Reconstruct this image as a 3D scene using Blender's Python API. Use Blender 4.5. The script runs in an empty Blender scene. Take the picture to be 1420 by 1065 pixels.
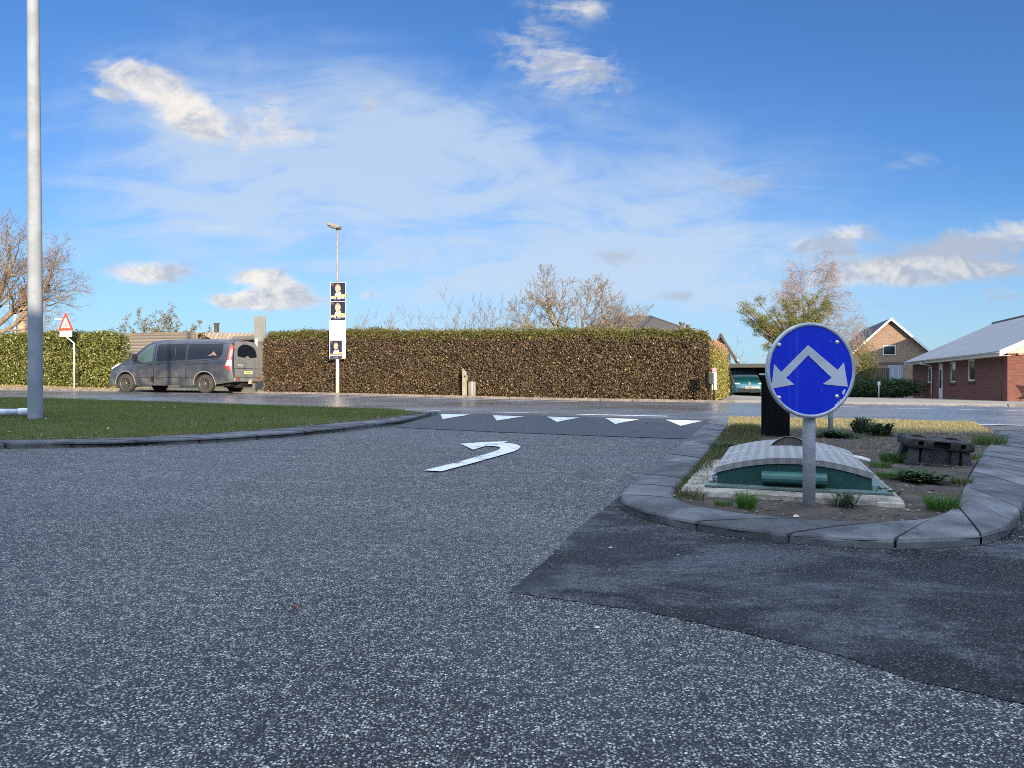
import bpy, bmesh, math, random
import numpy as np
from mathutils import Vector, Matrix, Euler
random.seed(7); rng = np.random.default_rng(11)
R = math.radians
SC = bpy.context.scene
COL = SC.collection

# ------------------------------------------------------------------ camera
F = 1000.0; CAMZ = 0.72; HY = 530.0
cam = bpy.data.cameras.new('camera'); camo = bpy.data.objects.new('camera', cam); COL.objects.link(camo)
cam.sensor_width = 36; cam.lens = 36 * F / 1420; cam.clip_end = 3000; cam.clip_start = 0.02
camo.location = (0, 0, CAMZ); camo.rotation_euler = (R(90) - math.atan(2.5 / F), 0, 0)
SC.camera = camo
SC.cycles.filter_width = 1.0; SC.cycles.use_denoising = False

# ------------------------------------------------------------------ light
SUN_EL = 13.0
LX, LY = -0.33, 0.944
tr = Vector((LX * math.cos(R(SUN_EL)), LY * math.cos(R(SUN_EL)), -math.sin(R(SUN_EL))))
sun = bpy.data.lights.new('sun', 'SUN'); sun.energy = 4.6; sun.angle = R(0.5); sun.color = (1.0, 0.80, 0.56)
suno = bpy.data.objects.new('sun', sun); COL.objects.link(suno)
suno.rotation_euler = tr.to_track_quat('-Z', 'Y').to_euler(); suno.location = (10, -20, 20)
SC.view_settings.view_transform = 'Standard'; SC.view_settings.look = 'None'
SC.view_settings.exposure = 1.2; SC.view_settings.gamma = 1.0

# ------------------------------------------------------------------ node helper
class NT:
    def __init__(s, tree):
        s.t = tree; s.t.nodes.clear()
    def n(s, typ, ins=None, **kw):
        nd = s.t.nodes.new(typ)
        for k, v in kw.items(): setattr(nd, k, v)
        for k, v in (ins or {}).items():
            if isinstance(v, bpy.types.NodeSocket): s.t.links.new(v, nd.inputs[k])
            elif v is not None: nd.inputs[k].default_value = v
        return nd
    def m(s, op, a, b=None, c=None, clamp=False):
        nd = s.t.nodes.new('ShaderNodeMath'); nd.operation = op; nd.use_clamp = clamp
        for i, v in enumerate((a, b, c)):
            if v is None: continue
            if isinstance(v, bpy.types.NodeSocket): s.t.links.new(v, nd.inputs[i])
            else: nd.inputs[i].default_value = v
        return nd.outputs[0]
    def ss(s, v, a, b):          # smoothstep
        nd = s.n('ShaderNodeMapRange', {0: v, 1: a, 2: b, 3: 0.0, 4: 1.0}, interpolation_type='SMOOTHSTEP')
        return nd.outputs[0]
    def mix(s, f, a, b, mode='MIX'):
        nd = s.t.nodes.new('ShaderNodeMix'); nd.data_type = 'RGBA'; nd.blend_type = mode
        for i, v in ((0, f), (6, a), (7, b)):
            if isinstance(v, bpy.types.NodeSocket): s.t.links.new(v, nd.inputs[i])
            elif i == 0: nd.inputs[0].default_value = v
            else: nd.inputs[i].default_value = (v[0], v[1], v[2], 1)
        return nd.outputs[2]
    def noise(s, vec, scale, detail=4, rough=0.55, dist=0.0):
        nd = s.n('ShaderNodeTexNoise', {'Vector': vec, 'Scale': scale, 'Detail': detail, 'Roughness': rough, 'Distortion': dist})
        return nd.outputs[0]

# ------------------------------------------------------------------ sky
W = bpy.data.worlds.new('World'); SC.world = W; W.use_nodes = True
nt = NT(W.node_tree)
sky = nt.n('ShaderNodeTexSky', sky_type='NISHITA', sun_disc=False, sun_elevation=R(SUN_EL), sun_rotation=math.atan2(-LX, -LY))
sky.air_density = 1.0; sky.dust_density = 0.3; sky.ozone_density = 3.0
tc = nt.n('ShaderNodeTexCoord')
sep = nt.n('ShaderNodeSeparateXYZ', {0: tc.outputs['Generated']})
dx, dy, dz = sep.outputs
ay = nt.m('MAXIMUM', nt.m('ABSOLUTE', dy), 0.12)
U = nt.m('DIVIDE', dx, ay); V = nt.m('DIVIDE', dz, ay)
uv = nt.n('ShaderNodeCombineXYZ', {0: U, 1: V, 2: dy}).outputs[0]
def px(x, y): return ((x - 710) / 1000, (530 - y) / 1000)
def blob(x, y, rx, ry, rot=0, amp=1.0):
    cx, cy = px(x, y); rx /= 1000; ry /= 1000
    a = nt.m('SUBTRACT', U, cx); b = nt.m('SUBTRACT', V, cy)
    if rot:
        c, s_ = math.cos(R(rot)), math.sin(R(rot))
        a2 = nt.m('ADD', nt.m('MULTIPLY', a, c), nt.m('MULTIPLY', b, s_))
        b2 = nt.m('SUBTRACT', nt.m('MULTIPLY', b, c), nt.m('MULTIPLY', a, s_)); a, b = a2, b2
    a = nt.m('DIVIDE', a, rx); b = nt.m('DIVIDE', b, ry)
    d = nt.m('ADD', nt.m('MULTIPLY', a, a), nt.m('MULTIPLY', b, b))
    return nt.m('MULTIPLY', nt.m('EXPONENT', nt.m('MULTIPLY', d, -1.0)), amp)
def total(lst):
    o = lst[0]
    for l in lst[1:]: o = nt.m('ADD', o, l)
    return o
# high thin cloud: broad veil over the middle of the sky, streaked
veil = total([blob(620, 300, 460, 150, -4, 1.0), blob(250, 230, 260, 110, 0, .35), blob(850, 380, 380, 70, 0, .5), blob(560, 200, 300, 60, 8, 0.45), blob(1010, 300, 200, 90, 15, 0.5), blob(250, 330, 200, 60, 0, .30),
              blob(330, 130, 260, 110, 0, 0.35), blob(560, 150, 200, 60, -20, .25), blob(900, 400, 300, 60, 0, .35)])
mp = nt.n('ShaderNodeMapping', {'Vector': uv, 'Rotation': (0, 0, R(-22)), 'Scale': (1.5, 5.5, 1)}).outputs[0]
wn = nt.noise(mp, 3.2, 9, 0.62, 0.8)
wn2 = nt.noise(uv, 5.0, 8, 0.6, 0.4)
wsum = nt.m('ADD', nt.m('MULTIPLY', wn, 0.9), nt.m('MULTIPLY', wn2, 0.5))
veilm = nt.m('MULTIPLY', veil, nt.m('ADD', nt.m('MULTIPLY', nt.ss(wsum, 0.42, 1.0), .78), .22), clamp=True)
wm = nt.ss(veilm, 0.0, 0.92)
# heaped clouds
cum = total([blob(190, 108, 60, 26, -12, 1.0), blob(235, 140, 62, 34, -30, 1.05), blob(290, 175, 55, 26, -30, .9), blob(372, 158, 55, 38, -20, .75), blob(140, 130, 30, 10, -20, .5), blob(410, 190, 40, 12, -10, .4),
             blob(745, 78, 70, 55, -35, .62), blob(830, 110, 50, 45, 0, .5), blob(520, 145, 30, 34, 0, .45),
             blob(358, 384, 36, 12, 0, 1.5), blob(395, 396, 30, 8, 0, .9), blob(372, 416, 70, 13, 0, 1.9), blob(205, 378, 60, 17, 0, 1.0), blob(1240, 366, 100, 22, 6, .95), blob(1190, 325, 40, 14, 0, .4),
             blob(1370, 332, 120, 26, 12, .85), blob(1300, 380, 150, 14, 4, .7), blob(1150, 345, 90, 16, -8, .5), blob(1190, 322, 40, 14, 0, .55), blob(1350, 376, 70, 13, 0, .6), blob(1400, 408, 60, 12, 0, .5),
             blob(1205, 424, 36, 10, 0, .5), blob(510, 408, 34, 10, 0, .42), blob(865, 358, 52, 18, 0, .55), blob(945, 410, 40, 10, 0, .42), blob(1000, 262, 95, 26, 0, .45),
             blob(1265, 225, 60, 22, 0, .34), blob(800, 10, 60, 20, 0, .5), blob(20, 185, 40, 12, 0, .4), blob(300, 320, 46, 12, 0, .3), blob(1010, 425, 40, 12, 0, .4)])
cn = nt.noise(nt.n('ShaderNodeMapping', {'Vector': uv, 'Scale': (1, 1.35, 1)}).outputs[0], 11.0, 10, 0.66, 0.6)
cn2 = nt.noise(mp, 6.0, 8, 0.65, 1.2)
cfield = nt.m('ADD', cum, nt.m('ADD', nt.m('MULTIPLY', nt.m('SUBTRACT', cn, 0.5), 2.6), nt.m('MULTIPLY', nt.m('SUBTRACT', cn2, 0.5), 1.3)))
back = nt.ss(nt.noise(tc.outputs['Generated'], 2.2, 8, .6, .3), 0.36, 0.52)
isb = nt.m('MULTIPLY', nt.m('MAXIMUM', nt.ss(dy, 0.15, -0.25), nt.ss(dz, 0.60, 0.82)), nt.ss(dz, 0.12, 0.62))
cm = nt.m('MULTIPLY', nt.ss(cfield, 0.12, 1.0), nt.ss(cum, 0.02, 0.5))
# light side of the clouds: upper edges white, undersides grey
off = nt.n('ShaderNodeMapping', {'Vector': uv, 'Scale': (1, 1.35, 1), 'Location': (-0.010, -0.034, 0)}).outputs[0]
cn_b = nt.noise(off, 11.0, 10, 0.66, 0.6)
lit = nt.ss(nt.m('SUBTRACT', cn_b, cn), -0.20, 0.14)
greyb = total([blob(1240, 345, 170, 22, 6, 1.1), blob(1390, 350, 90, 14, 10, .9), blob(1360, 385, 120, 16, 0, .7), blob(865, 358, 60, 22, 0, 1.0), blob(945, 410, 60, 16, 0, .9), blob(1000, 255, 110, 40, 0, .45), blob(1400, 408, 90, 16, 0, .8), blob(1205, 424, 50, 14, 0, .7), blob(745, 90, 100, 70, 0, .35), blob(520, 145, 40, 40, 0, .5), blob(1310, 345, 90, 10, 6, .7)])
litf = nt.m('SUBTRACT', lit, nt.m('MULTIPLY', greyb, 0.75), clamp=True)
K = 4.6
def kc(c, k=K): return (c[0] * k, c[1] * k, c[2] * k)
ccol = nt.mix(litf, kc((0.44, 0.50, 0.61)), kc((0.92, 0.87, 0.80)))
skyc = nt.mix(1.0, sky.outputs[0], (0.37, 0.55, 0.78), 'MULTIPLY')
lowband = nt.ss(V, 0.30, 0.0)
skyc = nt.mix(nt.m('MULTIPLY', lowband, 0.55), skyc, kc((0.48, 0.68, 0.88)))
c1 = nt.mix(nt.m('MULTIPLY', wm, 0.78), skyc, kc((0.56, 0.68, 0.83)))
c2 = nt.mix(nt.m('MULTIPLY', cm, 0.93), c1, ccol)
c3 = nt.mix(nt.m('MULTIPLY', nt.m('MULTIPLY', back, isb), 0.9), c2, kc((0.80, 0.93, 1.14), 14.2))  # bright cloud added behind and overhead, out of view, to fill the shade
bg = nt.n('ShaderNodeBackground', {'Color': c3, 'Strength': 0.10})
nt.n('ShaderNodeOutputWorld', {'Surface': bg.outputs[0]})

# ------------------------------------------------------------------ ground shape
TH = R(18); CT, ST = math.cos(TH), math.sin(TH); P0 = (-1.3, 13.3)
def to_st(x, y):
    a, b = x - P0[0], y - P0[1]
    return a * CT - b * ST, a * ST + b * CT
def to_xy(s, t): return P0[0] + s * CT + t * ST, P0[1] - s * ST + t * CT
ZS = np.array([(-300, .9), (-60, .6), (-27, .40), (-21, .36), (-16, .335), (-13, .315), (-9, .285), (-5, .22), (-2, .165), (0, .14), (4, .112), (8, .09), (11, .07), (17, .0), (30, -.15), (60, -.3), (300, -.6)])
_xs = np.linspace(-300, 300, 6001); _z = np.interp(_xs, ZS[:, 0], ZS[:, 1])
_k = np.exp(-0.5 * (np.arange(-30, 31) / 10.0) ** 2); _k /= _k.sum(); _z = np.convolve(np.pad(_z, 30, mode='edge'), _k, 'valid')
def sst(x, a, b):
    x = np.clip((x - a) / (b - a), 0, 1); return x * x * (3 - 2 * x)
def g(x, y):
    s, t = to_st(np.asarray(x, float), np.asarray(y, float))
    z = np.interp(s, _xs, _z)
    z = z * sst(t, -9.5, -.8)
    z = z + .17 * sst(t, 9.8, 11.7) * sst(-s, 12, 27)
    z = z - .012 * np.clip(t - 11, 0, 60) * sst(s, 0, 8)
    return z
def gf(x, y): return float(g(x, y))
def at(pxx, pyy, h=0.0):
    """ground point seen at a pixel of the photograph (h above ground)"""
    u = (pxx - 710) / F; v = (pyy - HY) / F
    Y = np.concatenate([np.linspace(.5, 40, 8000), np.linspace(40.01, 160, 6000)])
    d = (CAMZ - v * Y) - (g(u * Y, Y) + h)
    i = int(np.argmax(d < 0)) if (d < 0).any() else len(Y) - 1
    y = float(Y[i]); return Vector((u * y, y, gf(u * y, y) + h))
def wy(pxx, Y, dz=0.0):
    x = (pxx - 710) / F * Y; return Vector((x, Y, gf(x, Y) + dz))
def zpix(pyy, Y): return CAMZ - (pyy - HY) / F * Y

# ------------------------------------------------------------------ materials
MATS = {}
def mat(name, c, rough=0.6, c2=None, scale=8.0, bump=0.0, bscale=40.0, metal=0.0, spec=0.5, detail=5, coat=0.0, trans=0.0, sat=(0.4, 0.6)):
    if name in MATS: return MATS[name]
    m = bpy.data.materials.new(name); m.use_nodes = True; t = NT(m.node_tree)
    co = t.n('ShaderNodeTexCoord').outputs['Object']
    col = (*c, 1)
    if c2 is not None:
        col = t.mix(t.ss(t.noise(co, scale, detail, .6), *sat), c, c2)
    p = t.n('ShaderNodeBsdfPrincipled', {'Base Color': col, 'Roughness': rough, 'Metallic': metal, 'Specular IOR Level': spec, 'Coat Weight': coat})
    if bump:
        b = t.n('ShaderNodeBump', {'Height': t.noise(co, bscale, 5, .6), 'Strength': bump, 'Distance': 0.01})
        t.t.links.new(b.outputs[0], p.inputs['Normal'])
    if trans: p.inputs['Transmission Weight'].default_value = trans
    t.n('ShaderNodeOutputMaterial', {'Surface': p.outputs[0]})
    MATS[name] = m; return m
def leafmat(name, rough=0.5, spec=0.3, tl=0.25):
    if name in MATS: return MATS[name]
    m = bpy.data.materials.new(name); m.use_nodes = True; t = NT(m.node_tree)
    a = t.n('ShaderNodeAttribute', attribute_name='Col').outputs['Color']
    p = t.n('ShaderNodeBsdfPrincipled', {'Base Color': a, 'Roughness': rough, 'Specular IOR Level': spec})
    q = t.n('ShaderNodeBsdfTranslucent', {'Color': a})
    x = t.n('ShaderNodeMixShader', {0: tl, 1: p.outputs[0], 2: q.outputs[0]})
    t.n('ShaderNodeOutputMaterial', {'Surface': x.outputs[0]})
    MATS[name] = m; return m

def asphalt_mat(name, base, chip, chip_amt, scale, rough=0.7, wet=0.0, bump=0.6, warm=None, mottle=0.0, spec=.5, clump=0.0, gap=.30):
    m = bpy.data.materials.new(name); m.use_nodes = True; t = NT(m.node_tree)
    co = t.n('ShaderNodeTexCoord').outputs['Object']
    big = t.noise(co, 0.45, 4, .6); mid = t.noise(co, 2.6, 5, .6)
    wob = t.n('ShaderNodeVectorMath', {0: co, 1: t.n('ShaderNodeVectorMath', {0: t.n('ShaderNodeTexNoise', {'Vector': co, 'Scale': scale * .9, 'Detail': 2.0}).outputs[1], 'Scale': .35 / scale}, operation='SCALE').outputs[0]}, operation='ADD').outputs[0]
    v1 = t.n('ShaderNodeTexVoronoi', {'Vector': wob, 'Scale': scale, 'Randomness': 1.0}, feature='F1')
    v2 = t.n('ShaderNodeTexVoronoi', {'Vector': wob, 'Scale': scale * 1.9, 'Randomness': 1.0}, feature='F1')
    r1 = t.n('ShaderNodeSeparateColor', {0: v1.outputs['Color']}).outputs
    r2 = t.n('ShaderNodeSeparateColor', {0: v2.outputs['Color']}).outputs
    amt = t.m('ADD', chip_amt, t.m('MULTIPLY', t.m('SUBTRACT', mid, .5), chip_amt * .9))
    cl = t.noise(co, 24, 3, .7); cl2 = t.noise(co, 9, 4, .7)
    if clump: amt = t.m('MULTIPLY', amt, t.m('ADD', 1 - clump, t.m('MULTIPLY', t.ss(t.m('ADD', t.m('MULTIPLY', cl, .6), t.m('MULTIPLY', cl2, .4)), .40, .60), clump * 2.0)))
    on1 = t.m('GREATER_THAN', r1[0], t.m('SUBTRACT', 1.0, amt))
    in1 = t.ss(v1.outputs['Distance'], .50, .36)
    on2 = t.m('GREATER_THAN', r2[0], t.m('SUBTRACT', 1.0, t.m('MULTIPLY', amt, .8)))
    in2 = t.ss(v2.outputs['Distance'], .50, .34)
    chipm = t.m('MAXIMUM', t.m('MULTIPLY', on1, in1), t.m('MULTIPLY', t.m('MULTIPLY', on2, in2), .55))
    stone = t.mix(t.m('POWER', r1[1], 1.6), tuple(b * .40 for b in base), tuple(b * 3.6 for b in base))
    dark = t.mix(t.ss(v1.outputs['Distance'], .24, .56), stone, tuple(b * gap for b in base))
    dark = t.mix(t.ss(big, .35, .68), dark, t.mix(.5, dark, tuple(b * 1.5 for b in base)))
    chc = t.mix(t.m('POWER', r1[2], 2.0), tuple(c * .45 for c in chip), chip)
    col = t.mix(chipm, dark, chc)
    if clump: col = t.mix(t.m('MULTIPLY', t.ss(cl, .60, .38), .45), col, tuple(b * .25 for b in base))
    if warm: col = t.mix(t.m('MULTIPLY', t.ss(t.noise(co, 1.2, 6, .65), .55, .75), .35), col, warm)
    rr = t.m('ADD', rough, t.m('MULTIPLY', t.m('SUBTRACT', big, .5), .25))
    if wet: rr = t.m('SUBTRACT', rr, t.m('MULTIPLY', t.ss(t.noise(t.n('ShaderNodeMapping', {'Vector': co, 'Rotation': (0, 0, TH), 'Scale': (.10, 1.2, 1)}).outputs[0], 1.6, 6, .65), .36, .60), wet))
    sp_ = spec
    if mottle:
        mo = t.m('MULTIPLY', t.ss(t.noise(t.n('ShaderNodeMapping', {'Vector': co, 'Rotation': (0, 0, R(8)), 'Scale': (.8, 1.4, 1)}).outputs[0], 1.9, 8, .72, .5), .45, .62), t.ss(t.noise(co, 45, 4, .7), .30, .60)); rr = t.m('SUBTRACT', rr, t.m('MULTIPLY', mo, mottle)); col = t.mix(t.m('MULTIPLY', t.ss(t.noise(co, 3.1, 6, .7, .4), .5, .68), .7), col, tuple(b * 1.9 for b in base)); sp_ = t.m('ADD', spec, t.m('MULTIPLY', mo, .8))
    p = t.n('ShaderNodeBsdfPrincipled', {'Base Color': col, 'Roughness': rr, 'Specular IOR Level': sp_})
    hgt = t.m('ADD', t.m('MULTIPLY', v1.outputs['Distance'], -1.0), t.m('MULTIPLY', t.m('ADD', r1[1], t.noise(co, scale * .5, 3)), .45))
    b = t.n('ShaderNodeBump', {'Height': hgt, 'Strength': bump, 'Distance': 0.6 / scale})
    t.t.links.new(b.outputs[0], p.inputs['Normal'])
    t.n('ShaderNodeOutputMaterial', {'Surface': p.outputs[0]})
    MATS[name] = m; return m

def brick_mat(name, c1, c2, mortar, sx=1.0):
    m = bpy.data.materials.new(name); m.use_nodes = True; t = NT(m.node_tree)
    co = t.n('ShaderNodeTexCoord').outputs['Object']; x, y, z = t.n('ShaderNodeSeparateXYZ', {0: co}).outputs
    v = t.n('ShaderNodeCombineXYZ', {0: t.m('ADD', x, y), 1: z}).outputs[0]
    br = t.n('ShaderNodeTexBrick', {'Vector': v, 'Color1': (*c1, 1), 'Color2': (*c2, 1), 'Mortar': (*mortar, 1), 'Scale': 1.0, 'Mortar Size': .012, 'Brick Width': .24, 'Row Height': .073, 'Bias': 0.0})
    col = t.mix(t.m('MULTIPLY', t.ss(t.noise(v, 9, 3), .35, .7), .5), br.outputs[0], tuple(c * .55 for c in c1))
    col = t.mix(t.m('MULTIPLY', t.ss(t.noise(v, .9, 5), .5, .75), .3), col, tuple(c * .45 for c in c2))
    p = t.n('ShaderNodeBsdfPrincipled', {'Base Color': col, 'Roughness': .85})
    b = t.n('ShaderNodeBump', {'Height': br.outputs[1], 'Strength': .6, 'Distance': -0.006}); t.t.links.new(b.outputs[0], p.inputs['Normal'])
    t.n('ShaderNodeOutputMaterial', {'Surface': p.outputs[0]}); MATS[name] = m; return m
def wave_mat(name, c1, c2, axis, period, rough=.7, bump=.5, dirt=None, edge=.5, dscale=3.0, spec=.4):
    """boards / corrugation: stripes across one local axis"""
    m = bpy.data.materials.new(name); m.use_nodes = True; t = NT(m.node_tree)
    co = t.n('ShaderNodeTexCoord').outputs['Object']; a = t.n('ShaderNodeSeparateXYZ', {0: co}).outputs[axis]
    fr = t.m('FRACT', t.m('DIVIDE', a, period))
    w = t.m('ABSOLUTE', t.m('SUBTRACT', fr, .5))
    idx = t.m('FLOOR', t.m('DIVIDE', a, period))
    rn = t.n('ShaderNodeTexWhiteNoise', {1: idx}, noise_dimensions='1D').outputs[0]
    col = t.mix(t.m('MULTIPLY', rn, .6), c1, tuple(c * .6 for c in c1))
    col = t.mix(t.ss(w, .5 - edge * .5, .5), col, c2)
    if dirt: col = t.mix(t.m('MULTIPLY', t.ss(t.noise(co, dscale, 6, .65), .42, .7), .7), col, dirt)
    p = t.n('ShaderNodeBsdfPrincipled', {'Base Color': col, 'Roughness': rough, 'Specular IOR Level': spec})
    b = t.n('ShaderNodeBump', {'Height': w, 'Strength': bump, 'Distance': -period * .3}); t.t.links.new(b.outputs[0], p.inputs['Normal'])
    t.n('ShaderNodeOutputMaterial', {'Surface': p.outputs[0]}); MATS[name] = m; return m

# ------------------------------------------------------------------ mesh builder
class MB:
    def __init__(s): s.v = []; s.f = []; s.m = []; s.mats = []; s.sm = []; s.col = []
    def mi(s, m):
        if m not in s.mats: s.mats.append(m)
        return s.mats.index(m)
    def add(s, vs, fs, m, smooth=False, col=None, M=None):
        o = len(s.v)
        for v in vs:
            v = Vector(v)
            if M is not None: v = M @ v
            s.v.append((v.x, v.y, v.z)); s.col.append(col or (1, 1, 1))
        k = s.mi(m)
        for f in fs: s.f.append(tuple(i + o for i in f)); s.m.append(k); s.sm.append(smooth)
        return s
    def box(s, c, d, m, M=None, taper=1.0, bev=0.0):
        x, y, z = (a / 2 for a in d)
        if bev:
            bm = bmesh.new(); bmesh.ops.create_cube(bm, size=1.0)
            for v in bm.verts: v.co = Vector((v.co.x * d[0], v.co.y * d[1], v.co.z * d[2]))
            bmesh.ops.bevel(bm, geom=bm.edges[:], offset=bev, segments=2, affect='EDGES', profile=.6)
            vs = [v.co + Vector(c) for v in bm.verts]; bm.verts.index_update(); fs = [[v.index for v in f.verts] for f in bm.faces]; bm.free()
            return s.add(vs, fs, m, False, None, M)
        vs = [(c[0] + sx * x * (taper if sz > 0 else 1), c[1] + sy * y * (taper if sz > 0 else 1), c[2] + sz * z) for sz in (-1, 1) for sy in (-1, 1) for sx in (-1, 1)]
        fs = [(0, 2, 3, 1), (4, 5, 7, 6), (0, 1, 5, 4), (2, 6, 7, 3), (0, 4, 6, 2), (1, 3, 7, 5)]
        return s.add(vs, fs, m, False, None, M)
    def tube(s, pts, rad, m, n=8, caps=True, smooth=True, col=None, M=None):
        pts = [Vector(p) for p in pts]
        if not hasattr(rad, '__len__'): rad = [rad] * len(pts)
        vs = []; fs = []; up = None
        for i, p in enumerate(pts):
            d = (pts[min(i + 1, len(pts) - 1)] - pts[max(i - 1, 0)]).normalized()
            if up is None: up = d.orthogonal().normalized()
            up = (up - d * up.dot(d)); up = up.normalized() if up.length > 1e-6 else d.orthogonal().normalized()
            q = d.cross(up)
            for k in range(n):
                a = 2 * math.pi * k / n; vs.append(p + (up * math.cos(a) + q * math.sin(a)) * rad[i])
        for i in range(len(pts) - 1):
            for k in range(n):
                a = i * n + k; b = i * n + (k + 1) % n; fs.append((a, b, b + n, a + n))
        if caps: fs.append(tuple(range(n - 1, -1, -1))); fs.append(tuple(range(len(vs) - n, len(vs))))
        return s.add(vs, fs, m, smooth, col, M)
    def prism(s, poly, a, b, m, axis='y', M=None):
        """polygon (2-D) extruded between a and b along an axis"""
        def P(p, h):
            return {'y': (p[0], h, p[1]), 'z': (p[0], p[1], h), 'x': (h, p[0], p[1])}[axis]
        n = len(poly); vs = [P(p, a) for p in poly] + [P(p, b) for p in poly]
        fs = [tuple(range(n)), tuple(range(2 * n - 1, n - 1, -1))] + [(i, i + n, (i + 1) % n + n, (i + 1) % n) for i in range(n)]
        return s.add(vs, fs, m, False, None, M)
    def lathe(s, prof, m, n=32, axis='y', c=(0, 0, 0), smooth=True, M=None):
        """profile [(radius, along)] round an axis"""
        vs = []; fs = []
        for (r, h) in prof:
            for k in range(n):
                a = 2 * math.pi * k / n; x, z = r * math.cos(a), r * math.sin(a)
                vs.append({'y': (c[0] + x, c[1] + h, c[2] + z), 'z': (c[0] + x, c[1] + z, c[2] + h), 'x': (c[0] + h, c[1] + x, c[2] + z)}[axis])
        for i in range(len(prof) - 1):
            for k in range(n):
                a = i * n + k; b = i * n + (k + 1) % n; fs.append((a, b, b + n, a + n))
        return s.add(vs, fs, m, smooth, None, M)
    def quad(s, p, m, col=None, M=None): return s.add(p, [tuple(range(len(p)))], m, False, col, M)
    def build(s, name, parent=None, loc=None, fix=True):
        me = bpy.data.meshes.new(name); me.from_pydata(s.v, [], s.f)
        for m in s.mats: me.materials.append(m)
        me.polygons.foreach_set('material_index', s.m); me.polygons.foreach_set('use_smooth', s.sm)
        if any(c != (1, 1, 1) for c in s.col):
            at_ = me.attributes.new('Col', 'FLOAT_COLOR', 'POINT')
            at_.data.foreach_set('color', np.concatenate([np.array(s.col, 'f'), np.ones((len(s.col), 1), 'f')], 1).ravel())
        me.update()
        if fix and len(s.f) < 60000:
            bm = bmesh.new(); bm.from_mesh(me); bmesh.ops.recalc_face_normals(bm, faces=bm.faces[:]); bm.to_mesh(me); bm.free()
        o = bpy.data.objects.new(name, me); COL.objects.link(o)
        if parent: o.parent = parent
        if loc is not None: o.location = loc
        return o
def npmesh(name, V_, F_, m, cols=None, parent=None):
    """fast mesh from numpy arrays (N,3) verts, (M,k) faces, per-vertex colours"""
    me = bpy.data.meshes.new(name); k = F_.shape[1]
    me.vertices.add(len(V_)); me.vertices.foreach_set('co', V_.astype('f').ravel())
    me.loops.add(F_.size); me.loops.foreach_set('vertex_index', F_.astype('i').ravel())
    me.polygons.add(len(F_)); me.polygons.foreach_set('loop_start', (np.arange(len(F_)) * k).astype('i'))
    me.polygons.foreach_set('loop_total', np.full(len(F_), k, 'i'))
    me.update(calc_edges=True); me.materials.append(m)
    if cols is not None:
        a = me.attributes.new('Col', 'FLOAT_COLOR', 'POINT')
        a.data.foreach_set('color', np.concatenate([cols, np.ones((len(cols), 1))], 1).astype('f').ravel())
    o = bpy.data.objects.new(name, me); COL.objects.link(o)
    if parent: o.parent = parent
    return o
def leaves(P, size, cols, aspect=.6, up=0.0, out=None):
    """P (N,3) leaf centres -> quads of random attitude"""
    n = len(P); a = rng.normal(size=(n, 3)); a[:, 2] += up * 1.5
    if out is not None: a -= out * (a * out).sum(1, keepdims=True) * .6
    a /= np.linalg.norm(a, axis=1, keepdims=True)
    b = np.cross(a, rng.normal(size=(n, 3))); b /= np.linalg.norm(b, axis=1, keepdims=True)
    s_ = (size * rng.uniform(.6, 1.3, n))[:, None]
    a = a * s_ * .5; b = b * s_ * aspect * .5
    V_ = np.stack([P - a, P + b * .9, P + a, P - b * .9], 1).reshape(-1, 3)
    F_ = np.arange(4 * n).reshape(n, 4)
    return V_, F_, np.repeat(cols, 4, axis=0)
def tag(o, label, cat, group=None):
    o['label'] = label; o['category'] = cat
    if group: o['group'] = group
    return o
def kind(o, k): o['kind'] = k; return o
def thing(name, label, cat, loc=(0, 0, 0), rz=0, group=None):
    o = bpy.data.objects.new(name, None); COL.objects.link(o); o.location = loc; o.rotation_euler = (0, 0, rz); o.empty_display_size = .2
    return tag(o, label, cat, group)
def dup(root, loc, rz, label, group=None):
    def cp(o, par):
        c = o.copy(); COL.objects.link(c)
        if par: c.parent = par
        for ch in [x for x in SC.objects if x.parent == o]: cp(ch, c)
        return c
    r = cp(root, None); r.location = loc; r.rotation_euler = (0, 0, rz); r['label'] = label
    if group: r['group'] = group
    return r
def sheet(name, poly, dz, m, cell=.5, rough=0.0, knd='structure', zf=None):
    bm = bmesh.new(); vs = [bm.verts.new((p[0], p[1], 0)) for p in poly]; bm.faces.new(vs)
    xs = [p[0] for p in poly]; ys = [p[1] for p in poly]
    for ax, lo, hi in ((0, min(xs), max(xs)), (1, min(ys), max(ys))):
        k = math.ceil(lo / cell + 1e-6)
        while k * cell < hi - 1e-6:
            co = (k * cell, 0, 0) if ax == 0 else (0, k * cell, 0); no = (1, 0, 0) if ax == 0 else (0, 1, 0)
            bmesh.ops.bisect_plane(bm, geom=bm.verts[:] + bm.edges[:] + bm.faces[:], plane_co=co, plane_no=no, dist=1e-5); k += 1
    bmesh.ops.triangulate(bm, faces=[f for f in bm.faces if len(f.verts) > 4])
    X = np.array([v.co.x for v in bm.verts]); Y = np.array([v.co.y for v in bm.verts]); Z = g(X, Y) + dz
    if zf is not None: Z = Z + zf(X, Y)
    for v, z in zip(bm.verts, Z): v.co.z = float(z)
    bmesh.ops.recalc_face_normals(bm, faces=bm.faces[:])
    if sum(f.normal.z for f in bm.faces) < 0: bmesh.ops.reverse_faces(bm, faces=bm.faces[:])
    me = bpy.data.meshes.new(name); bm.to_mesh(me); bm.free(); me.materials.append(m)
    for p in me.polygons: p.use_smooth = True
    o = bpy.data.objects.new(name, me); COL.objects.link(o)
    if knd: o['kind'] = knd
    return o
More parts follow.
